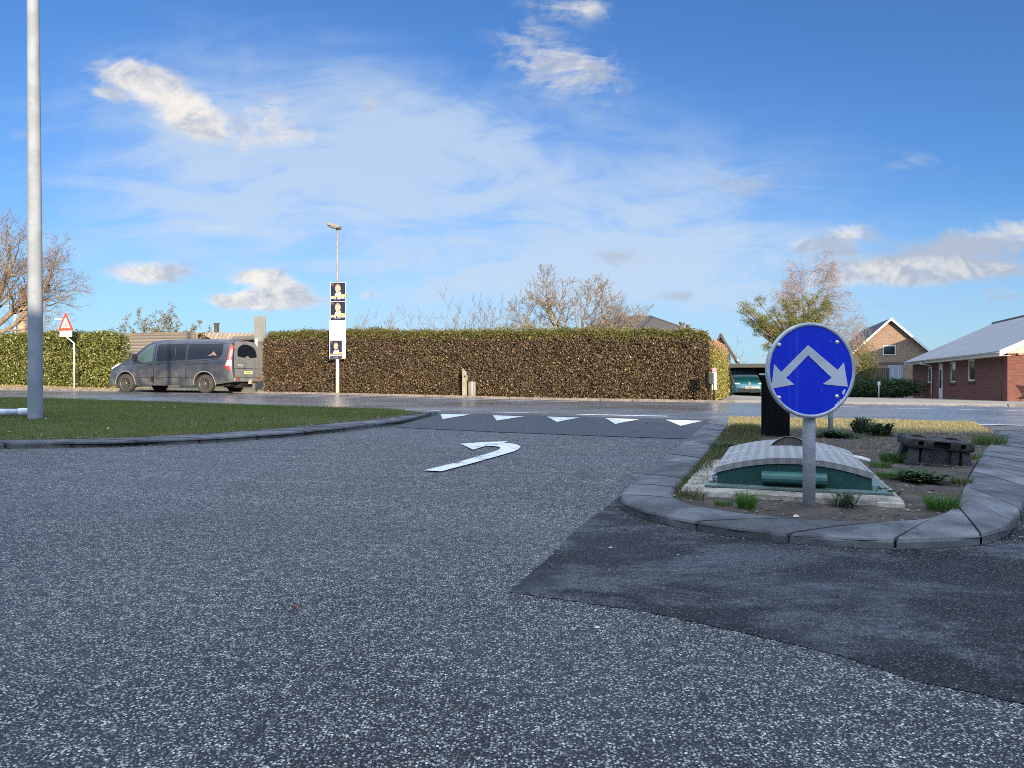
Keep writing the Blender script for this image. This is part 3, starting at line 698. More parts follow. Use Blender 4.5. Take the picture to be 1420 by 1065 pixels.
for (xa, xb, yk) in ((-HW, -.27, -.02), (.17, HW, .10), (-HW, -.26, -.50)):
    mb = MB(); mb.tube([(xa + (xb - xa) * i / 6, yk + .01 * i / 6, arch(xa + (xb - xa) * i / 6) + .002) for i in range(7)], .0035, M_galv, 6); mb.build('seam', lid)
mb = MB(); hx, hy0, hy1 = .005, .16, .42; hw = .125; vs = []; fs = []; K_ = 14   # vent hood
for yk, sc_ in ((hy0, 1.0), (hy0 + .02, 1.06), (hy1, .35)):
    for i in range(K_ + 1):
        x = hx + hw * sc_ * (-1 + 2 * i / K_); c_ = math.cos((x - hx) / (hw * sc_) * 1.5708)
        vs.append((x, yk, arch(x) + .001 + .062 * max(0, c_) ** .8 * (1 if yk < hy1 else .05)))
for r in range(2): fs += [(r * (K_ + 1) + i, r * (K_ + 1) + i + 1, (r + 1) * (K_ + 1) + i + 1, (r + 1) * (K_ + 1) + i) for i in range(K_)]
mb.add(vs, fs, M_lid, True); hood = mb.build('vent_hood', lid)
mb = MB(); vs = [(v[0] * .94 + hx * .06, hy0 + .012, v[2] - .006) for v in vs[:K_ + 1]]; b0 = [(v[0], hy0 + .012, arch(v[0]) + .001) for v in vs]
mb.add(vs + b0, [(i, i + 1, i + K_ + 2, i + K_ + 1) for i in range(K_)], wave_mat('vent_mesh', (.10, .095, .085), (.03, .03, .03), 0, .012, .6, .8)); mb.build('vent_grille', lid)
mb = MB(); hxx = (-.165, .185); poly = [(-HD - .035, .070), (-HD - .052, .082), (-HD - .057, .098), (-HD - .052, .114), (-HD - .038, .127), (-HD - .015, .134), (-HD + .014, .134), (-HD + .014, .066)]
mb.prism(poly, hxx[0], hxx[1], M_green2, 'x'); mb.build('handle', hatch)
mb = MB()
mb.tube([(HW - .01, .28, zt), (HW + .05, .27, zt - .01), (HW + .085, .24, zt - .02), (HW + .08, .20, zt - .025), (HW + .03, .20, zt - .01), (HW - .01, .21, zt)], .008, mat('latch_metal', (.5, .5, .48), .5), 8)
mb.build('latch', hatch)
mb = MB(); mb.tube([(-HW - .02, -HD + .05, .05), (-HW - .03, -HD + .05, .09), (-HW + .01, -HD + .08, .10)], .011, M_galv, 8); mb.tube([(-HW - .03, -HD + .02, .062), (-HW - .03, -HD + .16, .062)], .012, M_galv, 8); mb.build('hinge', hatch)

# recycled plastic sign foot lying on the soil
M_rub = mat('recycled_plastic', (.014, .015, .017), .7, (.028, .028, .029), 18, .9, 90)
M_rubt = mat('recycled_plastic_top', (.012, .013, .014), .85, (.034, .034, .033), 22, .9, 80)  # top slab plastic, rougher and more mottled than the skirt
q = at(1302, 646, .05)
blk = thing('plastic_block', 'dark recycled plastic sign foot with square notches lying tilted on the soil', 'sign base', (q.x + .05, q.y + .17, sg(q.x, q.y) - .012), R(-15))
blk.rotation_euler = (R(3), R(4.5), R(-13))
BW, BD, BH = .46, .34, .220
mb = MB()   # flared skirt: base ring and sloping legs
mb.box((0, 0, .018), (BW + .01, BD + .01, .036), M_rub, bev=.006)
for sx in (-1, 1):
    for sy in (-1, 1):
        mb.add([(sx * (BW / 2 - .005), sy * (BD / 2 - .005), .03), (sx * (BW / 2 - .075), sy * (BD / 2 - .005), .03), (sx * (BW / 2 - .075), sy * (BD / 2 - .09), .03), (sx * (BW / 2 - .005), sy * (BD / 2 - .09), .03),
                (sx * (BW / 2 - .035), sy * (BD / 2 - .03), .16), (sx * (BW / 2 - .085), sy * (BD / 2 - .03), .16), (sx * (BW / 2 - .085), sy * (BD / 2 - .10), .16), (sx * (BW / 2 - .035), sy * (BD / 2 - .10), .16)],
               [(0, 1, 2, 3), (4, 5, 6, 7), (0, 1, 5, 4), (1, 2, 6, 5), (2, 3, 7, 6), (3, 0, 4, 7)], M_rub)
for sy in (-1, 1):
    for sx in (-.33, .33):
        mb.box((sx * BW * .68, sy * (BD / 2 - .045), .095), (.055, .05, .14), M_rub, taper=.85, bev=.008)
mb.box((0, 0, .09), (BW - .13, BD - .10, .13), M_rub, bev=.01)
mb.build('skirt', blk)
def bool_boxes(o, boxes):
    for c, d in boxes:
        cb_ = MB(); cb_.box(c, d, o.data.materials[0]); co = cb_.build('cutter'); md = o.modifiers.new('b', 'BOOLEAN'); md.object = co; md.operation = 'DIFFERENCE'; md.solver = 'EXACT'
        bpy.context.view_layer.update(); me = bpy.data.meshes.new_from_object(o.evaluated_get(bpy.context.evaluated_depsgraph_get())); o.modifiers.clear(); o.data = me; bpy.data.objects.remove(co)
z0_, z1_ = .145, BH; hwx, hdy = BW / 2, BD / 2
mb = MB(); mb.box((0, 0, (z0_ + z1_) / 2), (BW, BD, z1_ - z0_), M_rubt, bev=.024); tsl = mb.build('top_slab')
cut = []
for sy in (-1, 1): cut += [((-hwx + .085, sy * hdy, z0_ + .042), (.036, .10, .034)), ((hwx - .085, sy * hdy, z0_ + .042), (.036, .10, .034)), ((0, sy * hdy, z0_ + .030), (.115, .12, .066))]
cut += [((-.12, .03, z1_), (.10, .16, .06)), ((.12, .03, z1_), (.10, .16, .06)), ((0, .03, z1_), (.05, .05, .12)), ((-.20, .12, z1_), (.04, .05, .06)), ((.205, .12, z1_), (.04, .05, .06)), ((0, .14, z1_), (.12, .03, .05))]
bool_boxes(tsl, cut); tsl.parent = blk

# weeds and tufts on the island, one by one
def tuft_mesh(n, r, h, cols, wid=.0032, lean=.95):
    n = int(n * 1.9)
    V_ = []; F_ = []; C_ = []
    for i in range(n):
        a = rng.uniform(0, 6.28); d = r * math.sqrt(rng.random()); x, y = d * math.cos(a), d * math.sin(a); hh = h * rng.uniform(.45, 1.15)
        l = lean * hh * rng.uniform(.2, 1.2); la = a + rng.normal(0, .5); b = rng.uniform(0, 6.28); w = wid * rng.uniform(.7, 1.3)
        cx, cy = math.cos(b) * w / 2, math.sin(b) * w / 2; mx, my = x + math.cos(la) * l * .45, y + math.sin(la) * l * .45
        k = len(V_); V_ += [(x - cx, y - cy, -.02), (x + cx, y + cy, -.02), (mx + cx * .8, my + cy * .8, hh * .6), (mx - cx * .8, my - cy * .8, hh * .6), (x + math.cos(la) * l, y + math.sin(la) * l, hh)]
        F_ += [(k, k + 1, k + 2), (k, k + 2, k + 3), (k + 3, k + 2, k + 4)]
        c = np.array(cols[rng.integers(len(cols))]) * rng.uniform(.7, 1.3); C_ += [c] * 5
    return np.array(V_), np.array(F_), np.array(C_)
def rosette_mesh(n, r, h, cols):
    n = int(n * 2.2)
    """broad toothed leaves spreading from a crown"""
    V_ = []; F_ = []; C_ = []
    for i in range(n):
        a = rng.uniform(0, 6.28); L = r * rng.uniform(.3, 1.1); hh = h * rng.uniform(.1, 1.1); w = L * rng.uniform(.12, .22); ox, oy = rng.normal(0, r * .3, 2)
        c = np.array(cols[rng.integers(len(cols))]) * rng.uniform(.7, 1.3); px_, py_ = -math.sin(a), math.cos(a); prev = None
        for j in range(6):
            f = j / 5; ww = w * math.sin(math.pi * min(.97, f * .9 + .08)) * (1.25 if j % 2 else .75); d = L * f; z = hh * math.sin(f * 2.0) + .004
            k = len(V_); V_ += [(ox + math.cos(a) * d + px_ * ww / 2, oy + math.sin(a) * d + py_ * ww / 2, z), (ox + math.cos(a) * d - px_ * ww / 2, oy + math.sin(a) * d - py_ * ww / 2, z)]
            C_ += [c, c * .9]
            if j: F_ += [(k - 2, k - 1, k + 1), (k - 2, k + 1, k)]
    return np.array(V_), np.array(F_), np.array(C_)
GRN = [(.060, .14, .020), (.085, .17, .030), (.050, .11, .022)]; OLV = [(.10, .11, .045), (.14, .12, .06), (.06, .08, .03)]; DRY = [(.22, .17, .09), (.16, .13, .07), (.09, .10, .04)]; DKG = [(.030, .065, .022), (.045, .085, .030), (.06, .10, .04)]
def weed(pxx, pyy, kind_, r, h, n, cols, label, name='grass_tuft', cat='grass tuft'):
    q = at(pxx, pyy, .05); V_, F_, C_ = tuft_mesh(n, r, h, cols) if kind_ == 'g' else rosette_mesh(n, r, h, cols)
    if kind_ == 'm':
        pass
    o = npmesh(name, V_, F_, M_leaf, C_); o.location = (q.x, q.y, sg(q.x, q.y)); tag(o, label, cat, 'weeds on the traffic island'); return o
for w_ in [
    (1036, 705, 'g', .035, .085, 110, GRN, 'bright green upright grass tuft left of the sign post by the kerb'),
    (1034, 697, 'g', .03, .07, 60, GRN, 'small grass tuft between the kerb tuft and the hatch slab'),
    (1003, 701, 'g', .045, .030, 70, GRN, 'flat pale grass tuft at the corner left of the hatch'),
    (1104, 692, 'g', .035, .065, 70, GRN + OLV, 'small grass tuft growing at the slab just left of the sign post'),
    (1001, 680, 'g', .022, .07, 60, DRY, 'small brown dry grass tuft on the edge of the slab'),
    (1308, 707, 'g', .065, .085, 190, GRN, 'bright spiky grass tuft at the inner corner of the right kerb'),
    (1334, 672, 'g', .050, .050, 90, GRN + OLV, 'low green tuft beside the right kerb halfway along'),
    (1246, 640, 'g', .115, .085, 420, GRN + DKG, 'large soft green tuft with small white flowers at the sign foot'),
    (1345, 636, 'g', .08, .06, 120, GRN, 'yellow green tuft between the sign foot and right kerb'),
    (1238, 662, 'g', .12, .035, 260, GRN, 'flat bright grass patch on bare soil right of the hatch'),
    (1372, 617, 'g', .13, .12, 260, OLV + GRN, 'tall olive tuft with pale seed heads at the far right kerb'),
    (1222, 648, 'g', .07, .05, 120, GRN, 'small grass patch beside the hatch latch'),
]: weed(*w_)
for w_ in [
    (1172, 702, 'r', .085, .075, 46, [(.10, .14, .09), (.07, .11, .06)], 'grey green thistle with toothed leaves right of the sign post'),
    (1217, 692, 'r', .11, .055, 90, DKG, 'dark green leafy weed against the slab corner'),
    (1274, 668, 'r', .16, .06, 130, DKG, 'wide dark green weed patch on the soil below the sign foot'),
    (1195, 601, 'r', .14, .17, 90, DKG + [(.08, .05, .045)], 'dark reddish weed clump behind the hatch near the sunlit strip'),
    (1223, 604, 'r', .16, .13, 100, DKG, 'broad dark green weed clump left of the sign foot'),
    (1160, 606, 'r', .20, .07, 110, DKG, 'low dark weed clump beside the thin post'),
    (1010, 622, 'r', .16, .05, 80, DKG, 'flat dark weed at the left kerb near the black pillar'),
]: weed(*w_, name='weed', cat='weed')
# grassy fringes of the island
def frcol(X, Y, n):
    k = rng.random(n)[:, None]; a = np.array([[.09, .11, .035]]); b = np.array([[.15, .12, .065]]); c = np.array([[.04, .065, .02]])
    return np.where(k < .4, a, np.where(k < .7, b, c)) * rng.uniform(.7, 1.3, (n, 1))
iz = lambda X, Y: islz(X, Y)
lf_poly = [tuple(at(*p, .06)[:2]) for p in [(1016, 590), (1000, 606), (975, 641), (950, 664), (938, 676), (938, 692), (975, 694), (985, 665), (990, 640), (1020, 618), (1050, 612), (1060, 600), (1050, 590)]]
blades('fringe_grass', lf_poly, 9500, .055, .006, frcol, iz, lambda X, Y: np.clip(.6 + .7 * wnoise(X, Y, 2.5, 9), .05, 1), lean=.6)
bk_poly = [ISLP[-1], ISLP[-2], ISLP[-3], tuple(at(1384, 604, .05)[:2]), tuple(at(1345, 622, .05)[:2]), tuple(at(1200, 626, .05)[:2]), tuple(at(1050, 612, .05)[:2]), tuple(at(1008, 604, .05)[:2])]
def ycol(X, Y, n):
    k = rng.random(n)[:, None]; t_ = tdist(X, Y)[:, None]
    y_ = np.where(k < .7, np.array([[.33, .285, .165]]), np.array([[.17, .19, .06]])); d_ = np.where(k < .55, np.array([[.07, .10, .03]]), np.array([[.16, .14, .07]]))
    return np.where(t_ > -2.9, y_, d_) * rng.uniform(.7, 1.25, (n, 1))  # dry blades past the shade edge: sunlight put into their paler colour
blades('dry_sunlit_grass', bk_poly, 40000, .030, .007, ycol, iz, lambda X, Y: np.clip(.12 + .5 * wnoise(X, Y, 1.9, 19) + .75 * (tdist(X, Y) > -2.7), .03, 1))

# ================================================================== POLES AND SIGNS ACROSS THE ROAD
M_polep = mat('pole_paint', (.19, .215, .25), .8, (.23, .26, .30), 3, .05, spec=.2)
q = at(49, 577, .10)
pole = thing('tall_pole', 'tall thick grey blue pole standing on the lawn and leaving the top of the photo', 'pole', (q.x, q.y, q.z - .06))
mb = MB(); rb = 9.3 / 1000 * q.y
mb.tube([(0, 0, -.2), (0, 0, 0), (0, 0, 1.8), (-.012, 0, 4.2), (-.03, 0, 7), (-.06, 0, 11.5)], [rb, rb, rb * .96, rb * .86, rb * .74, rb * .55], M_polep, 28); mb.build('shaft', pole)
mb = MB(); mb.lathe([(0, .06), (rb * .55 + .01, .05), (rb * .55 + .01, -.02)], M_polep, 20, 'z', (-.06, 0, 11.5)); mb.build('cap', pole)
# white tube on the grass
a = at(37, 576, .08); b = at(-75, 582, .08)
tb = thing('white_tube', 'white metal tube lying on the lawn at the foot of the tall pole', 'tube', (a.x, a.y, a.z + .05))
M_wp = mat('white_paint', (.62, .66, .72), .5, (.52, .56, .62), 9)
d_ = Vector((b.x - a.x, b.y - a.y, .02)); dn = d_.normalized()
mb = MB(); mb.tube([dn * .06, d_ * .5, d_], [.048, .052, .055], M_wp, 16); mb.build('barrel', tb)
mb = MB(); mb.tube([dn * -.06, dn * .0, dn * .10, dn * .12], [.040, .060, .060, .05], M_wp, 16); mb.build('end_collar', tb)
mb = MB(); mb.tube([dn * .42 + Vector((0, 0, -.03)), dn * .42 + Vector((0, 0, -.13))], .022, M_wp, 10); mb.build('foot', tb)

M_post_w = mat('post_light', (.55, .54, .50), .5, (.45, .44, .41), 8)
def off_hedge(pxx, Y): return wy(pxx, Y)
# triangle sign
YT = 30.4
q = wy(103, YT); q.z = gf(q.x, q.y)
ts = thing('warning_sign', 'red edged triangular warning sign with cyclist symbol and white plate on a cranked post', 'traffic sign', q, -TH * .5)
k_ = YT / 1000; h0 = q.z
def Z(y): return CAMZ - (y - HY) * k_ - h0
xc = (91 - 103) * k_
mb = MB(); mb.tube([(0, 0, -.1), (0, 0, Z(476)), (xc + .02, 0, Z(467.5)), (xc, 0, Z(462)), (xc, 0, Z(440))], .032, M_post_w, 10); mb.build('post', ts)
mb = MB(); T = [(xc, Z(434.5)), (xc - 11 * k_, Z(457.5)), (xc + 11 * k_, Z(457.5))]
def rtri(c, sc, r=.06):
    P = []; cx_ = sum(p[0] for p in c) / 3; cz_ = sum(p[1] for p in c) / 3
    c = [((p[0] - cx_) * sc + cx_, (p[1] - cz_) * sc + cz_) for p in c]
    for i in range(3):
        p = Vector(c[i]); a = (Vector(c[i - 1]) - p).normalized(); b = (Vector(c[(i + 1) % 3]) - p).normalized()
        P += [tuple(p + a * r * sc), tuple(p + (a + b) * r * sc * .35), tuple(p + b * r * sc)]
    return P
mb.prism(rtri(T, 1.12), -.050, -.035, mat('sign_red', (.55, .045, .02), .5), 'y'); mb.build('red_border', ts)
mb = MB(); mb.prism(rtri(T, .70, .03), -.054, -.0505, mat('sign_cream', (.62, .58, .48), .5), 'y'); mb.build('face', ts)
mb = MB(); M_blk = mat('symbol_black', (.02, .02, .02), .6)
zc = Z(452.2)
for sx in (-.085, .085):
    n = 14; ring = [(xc + sx + .05 * math.cos(6.283 * i / n), -.056, zc - .04 + .05 * math.sin(6.283 * i / n)) for i in range(n + 1)]
    mb.tube(ring, .009, M_blk, 4, False)
mb.tube([(xc - .085, -.056, zc - .04), (xc - .03, -.056, zc + .03), (xc + .05, -.056, zc + .03), (xc + .085, -.056, zc - .04)], .010, M_blk, 4)
mb.tube([(xc - .03, -.056, zc + .04), (xc + .0, -.056, zc + .10), (xc + .05, -.056, zc + .06)], .018, M_blk, 4)
mb.tube([(xc + .01, -.056, zc + .125), (xc + .035, -.056, zc + .14)], .022, M_blk, 5); mb.build('cyclist_symbol', ts)
mb = MB(); mb.box((xc + .01, -.045, (Z(458.7) + Z(466.8)) / 2), (19 * k_, .012, Z(458.7) - Z(466.8)), mat('plate_cream', (.62, .60, .50), .5)); sup = mb.build('sub_plate', ts)
M_txt = mat('faded_text', (.22, .20, .16), .7)
for row, (zz, ws) in enumerate([(Z(461), [.05, .03, .04, .03, .05, .03, .04]), (Z(464.2), [.04, .03, .05, .03, .03])]):
    x = xc - .19 + row * .03; mb = MB()
    for w_ in ws: mb.box((x + w_ / 2, -.0525, zz), (w_ * .7, .002, .035), M_txt); x += w_ + .012
    mb.build('lettering', sup)

# lamp post with posters
YL = 26.6; q = wy(468, YL); k_ = YL / 1000; h0 = q.z
lamp = thing('street_lamp', 'slim street lamp with boxy head carrying election posters by the hedge', 'street lamp', q, 0)
mb = MB(); mb.tube([(0, 0, -.1), (0, 0, Z(498)), (0, 0, Z(495))], [.070, .062, .058], mat('post_white', (.60, .58, .54), .5, (.48, .46, .42), 6), 14); mb.build('lower_post', lamp)
mb = MB(); mb.tube([(0, 0, Z(495)), (0, 0, Z(400)), (-.01, 0, Z(314))], [.050, .046, .036], mat('mast_grey', (.17, .175, .18), .6, (.22, .225, .23), 9), 12); mb.build('mast', lamp)
hd = mat('lamp_head', (.16, .155, .14), .6, (.22, .21, .19), 9)
mb = MB(); mb.box((0, 0, 0), (.46, .30, .11), hd, Matrix.Translation((-.09, -.06, Z(314.5))) @ Euler((R(-8), R(16), R(-10))).to_matrix().to_4x4(), bev=.025)
mb.box((-.16, -.06, -.01), (.16, .26, .10), hd, Matrix.Translation((-.09, -.06, Z(314.5))) @ Euler((R(-8), R(16), R(-10))).to_matrix().to_4x4(), bev=.02); lh = mb.build('lamp_head', lamp)
mb = MB(); mb.box((-.02, 0, -.062), (.30, .22, .02), mat('lamp_glass', (.45, .45, .42), .25), Matrix.Translation((-.09, -.06, Z(314.5))) @ Euler((R(-8), R(16), R(-10))).to_matrix().to_4x4(), bev=.006); mb.build('lens', lh)
M_navy = mat('poster_navy', (.010, .015, .040), .7, (.014, .02, .05), 6, spec=.1); M_skin = mat('poster_skin', (.46, .27, .19), .7, spec=.1); M_hair = mat('poster_hair', (.20, .13, .09), .7)
M_shirt = mat('poster_shirt', (.72, .72, .74), .6); M_or = mat('poster_orange', (.75, .38, .06), .55); M_cream = mat('poster_white', (.74, .73, .62), .55); M_ltx = mat('poster_letter', (.70, .71, .74), .6); M_jack = mat('poster_jacket', (.02, .022, .03), .6)
def poster(x0, x1, y0, y1, dy_, label, fx=.5, tone=1.0):
    xa, xb = (x0 - 468) * k_, (x1 - 468) * k_; za, zb = Z(y0), Z(y1); w, h = xb - xa, za - zb
    t = thing('election_poster', label, 'poster', (q.x + (xa + xb) / 2, q.y - .075 - dy_, q.z + zb), 0, 'election posters on the lamp post')
    X = lambda f: -w / 2 + f * w; Zz = lambda f: h * f
    mb = MB(); mb.box((0, 0, h / 2), (w, .010, h), M_cream); mb.build('board', t)
    mb = MB(); mb.box((0, -.0065, h / 2), (w * .95, .003, h * .985), M_navy); mb.build('background', t)
    def el(cx_, cz_, rx, rz, m, y, nm, a0=0, a1=6.283, n=20):
        mb = MB(); mb.prism([(X(cx_) + w * rx * math.cos(a0 + (a1 - a0) * i / n), Zz(cz_) + w * rz * math.sin(a0 + (a1 - a0) * i / n)) for i in range(n)], y - .001, y, m, 'y'); mb.build(nm, t)
    el(fx, .725, .185, .235, M_hair, -.0085, 'hair')
    el(fx, .655, .165, .225, M_skin, -.0098, 'face')
    mb = MB(); mb.prism([(X(fx - .20), Zz(.27)), (X(fx + .19), Zz(.27)), (X(fx + .20), Zz(.50)), (X(fx + .06), Zz(.44)), (X(fx - .08), Zz(.47)), (X(fx - .17), Zz(.42))], -.0112, -.0102, M_shirt, 'y'); mb.build('shirt', t)
    for ex in (-.06, .06):
        mb = MB(); mb.box((X(fx + ex), -.0112, Zz(.69)), (w * .055, .001, h * .02), M_hair); mb.build('eye', t)
    mb = MB(); mb.box((X(fx), -.0112, Zz(.56)), (w * .11, .001, h * .016), M_hair); mb.build('mouth', t)
    mb = MB(); mb.box((X(fx + .01), -.0112, Zz(.625)), (w * .035, .001, h * .06), mat('poster_nose', (.30, .16, .11), .7)); mb.build('nose', t)
    mb = MB(); mb.box((X(.5), -.0122, Zz(.265)), (w * .95, .001, h * .03), M_or); mb.build('lower_band', t)
    mb = MB(); mb.box((X(.81), -.0122, Zz(.335)), (w * .33, .001, h * .07), M_or); mb.build('upper_band', t)
    x = .07; mb = MB()
    for w_ in (.10, .07, .07, .08, .0, .06, .07, .09, .06, .06, .08, .07):
        if w_: mb.box((X(x + w_ / 2), -.0122, Zz(.185)), (w * w_ * .82, .001, h * (.062 if w_ > .075 else .045)), M_ltx)
        x += w_ if w_ else .05
    mb.build('lettering', t)
    x = .27; mb = MB()
    for w_ in (.05, .04, .05, .03, .05, .04, .05, .04, .05): mb.box((X(x), -.0122, Zz(.085)), (w * w_ * .6, .001, h * .022), mat('poster_small', (.35, .35, .38), .6)); x += w_ * 1.1
    mb.build('lettering', t)
    n = 12; mb = MB(); mb.tube([(X(.15) + w * .07 * math.cos(6.283 * i / n), -.0122, Zz(.90) + w * .07 * math.sin(6.283 * i / n)) for i in range(n + 1)], .004, mat('poster_emblem', (.35, .26, .2), .6), 4, False)
    mb.tube([(X(.11), -.0122, Zz(.90)), (X(.19), -.0122, Zz(.90))], .006, MATS['poster_emblem'], 4); mb.build('emblem', t)
    return t
poster(458.6, 480.2, 392.3, 418.4, .0, 'topmost navy election poster with a smiling face on the lamp post')
poster(458.4, 480.2, 418.6, 444.4, .0, 'second navy election poster from the top of the lamp post')
wp = thing('white_poster', 'blank looking cream poster with faint grey lettering between the navy ones', 'poster', (q.x + (468.6 - 468) * k_ + .0, q.y - .060, q.z + Z(497)), 0, 'election posters on the lamp post')
mb = MB(); mb.box((0, 0, (Z(444.6) - Z(497)) / 2), (22.4 * k_, .010, Z(444.6) - Z(497)), M_cream); mb.build('board', wp)
for (xx, yy, n, sz) in ((4, 454, 5, .035), (-2.5, 458, 9, .04), (0, 467.5, 8, .018)):
    mb = MB()
    for i in range(n): mb.box(((xx + 4) * k_ - n * .022 + i * .045, -.0062, Z(yy) - Z(497)), (.028, .002, sz), mat('poster_greytext', (.42, .40, .33), .6))
    mb.build('lettering', wp)
poster(458.2, 475.6, 472, 498, .022, 'lowest and narrowest navy election poster in front of the cream one')

# grey back of a sign behind the van
YG = 28.6; q = wy(357, YG); k_ = YG / 1000; h0 = q.z
gs = thing('grey_sign_back', 'plain grey back of a rectangular sign rising behind the van', 'sign', q, R(-20))
mb = MB(); mb.box((4.3 * k_, 0, (Z(438.5) + Z(474)) / 2), (18.0 * k_, .06, Z(438.5) - Z(474)), mat('sign_back_grey', (.17, .175, .165), .6, (.20, .20, .19), 2), bev=.012); mb.build('plate', gs)
mb = MB(); mb.tube([(0, -.055, -.1), (0, -.055, Z(470))], .045, M_post_w, 12); mb.build('post', gs)

# litter bin and stone pillar before the hedge
q0 = wy(645, 25.6); k_ = q0.y / 1000; h0 = q0.z
gp = thing('stone_post', 'narrow beige post with small dark numbers in front of the brown hedge', 'post', q0, -TH)
mb = MB(); M_be = mat('post_beige', (.26, .23, .165), .85, (.20, .18, .13), 5, .2)
mb.prism([(-.085, 0), (.085, 0), (.085, Z(524)), (.02, Z(516)), (-.085, Z(511))], -.07, .07, M_be, 'y'); mb.build('body', gp)
mb = MB(); mb.box((.015, -.074, Z(522)), (.06, .008, .05), M_dark); mb.build('number_plate', gp)
mb = MB(); mb.box((.045, -.076, Z(517)), (.07, .012, .09), mat('lamp_grey', (.25, .28, .28), .4)); mb.build('small_lamp', gp)
q1 = wy(654.3, 25.45)
lb = thing('litter_bin', 'grey bin with vertical slats and black rim beside the beige post', 'litter bin', q1, -TH)
mb = MB(); M_slat = wave_mat('bin_slats', (.26, .25, .24), (.07, .06, .06), 0, .052, .6, .8)
hb = (548 - 525.5) * k_; mb.lathe([(.125, 0.02), (.135, .04), (.14, hb * .5), (.138, hb - .03)], M_slat, 24, 'z'); mb.build('drum', lb)
mb = MB(); mb.lathe([(.12, hb - .03), (.148, hb - .028), (.15, hb + .02), (.12, hb + .03), (0, hb + .028)], M_dark, 24, 'z'); mb.build('rim', lb)

# mailbox at the hedge end
q2 = wy(987.5, 23.2); k_ = q2.y / 1000; h0 = q2.z
mx = thing('mailbox', 'black mailbox on two thin posts at the right end of the brown hedge', 'mailbox', q2, -TH)
mb = MB(); mb.box((-.02, 0, (Z(517) + Z(533)) / 2), (.17, .30, Z(517) - Z(533)), mat('mailbox_black', (.028, .031, .033), .5), bev=.03); mb.build('box', mx)
for sx in (-.055, .045):
    mb = MB(); mb.tube([(sx, 0, -.05), (sx, 0, Z(532))], .014, M_dark, 8); mb.build('leg', mx)
q3 = wy(991.0, 23.7); h0 = q3.z; k_ = q3.y / 1000
cb = thing('newspaper_holder', 'white box with a pink top on a stake behind the black mailbox', 'letter holder', q3, -TH)
mb = MB(); mb.box((0, 0, (Z(540.5) + Z(516)) / 2), (.14, .06, Z(516) - Z(540.5)), mat('holder_white', (.62, .60, .56), .6), bev=.01); mb.build('panel', cb)
mb = MB(); mb.box((-.01, 0, Z(513)), (.13, .07, .13), mat('holder_pink', (.62, .22, .30), .6), bev=.015); mb.build('cap', cb)
mb = MB(); mb.tube([(0, .0, -.05), (0, .0, Z(540))], .02, M_dark, 8); mb.build('stake', cb)

# ================================================================== VEHICLES
M_tyre = mat('tyre', (.020, .019, .018), .85, (.035, .032, .028), 20, .3)
M_rim_d = mat('alloy_dark', (.10, .095, .09), .4, metal=.5); M_hub = mat('alloy_shade', (.012, .012, .012), .6)
def wheel(parent, x, y, side, r=.34, w=.22):
    """axis along y; side -1: face towards -y"""
    mb = MB(); h = w / 2
    mb.lathe([(r * .66, -h * .95), (r * .80, -h), (r * .93, -h * .92), (r, -h * .6), (r, h * .6), (r * .93, h * .92), (r * .80, h), (r * .66, h * .95)], M_tyre, 36, 'y', (x, y, r)); t = mb.build('tyre', parent)
    mb = MB(); mb.lathe([(r * .66, side * h * .95), (r * .64, side * h * .55), (r * .60, side * h * .35), (0, side * h * .30)], M_hub, 30, 'y', (x, y, r))
    mb.lathe([(r * .67, side * h * .94), (r * .67, side * h * .99), (r * .60, side * h * .92), (r * .60, side * h * .5)], M_rim_d, 30, 'y', (x, y, r))
    for k in range(10):
        a = 6.283 * k / 10; M = Matrix.Translation((x, y, r)) @ Matrix.Rotation(a, 4, 'Y')
        mb.add([(-.018, side * h * .70, .04), (.018, side * h * .70, .04), (.012, side * h * .88, r * .62), (-.012, side * h * .88, r * .62), (-.018, side * h * .40, .04), (.018, side * h * .40, .04), (.012, side * h * .45, r * .62), (-.012, side * h * .45, r * .62)],
               [(0, 1, 2, 3), (0, 1, 5, 4), (1, 2, 6, 5), (3, 0, 4, 7)], M_rim_d, False, None, M)
    mb.lathe([(0, side * h * .82), (.05, side * h * .80), (.06, side * h * .5)], M_rim_d, 16, 'y', (x, y, r)); mb.build('rim', t)
    return t
def curve(pts):
    xs = [p[0] for p in pts]; ys = [p[1] for p in pts]
    return lambda x: float(np.interp(x, xs, ys))
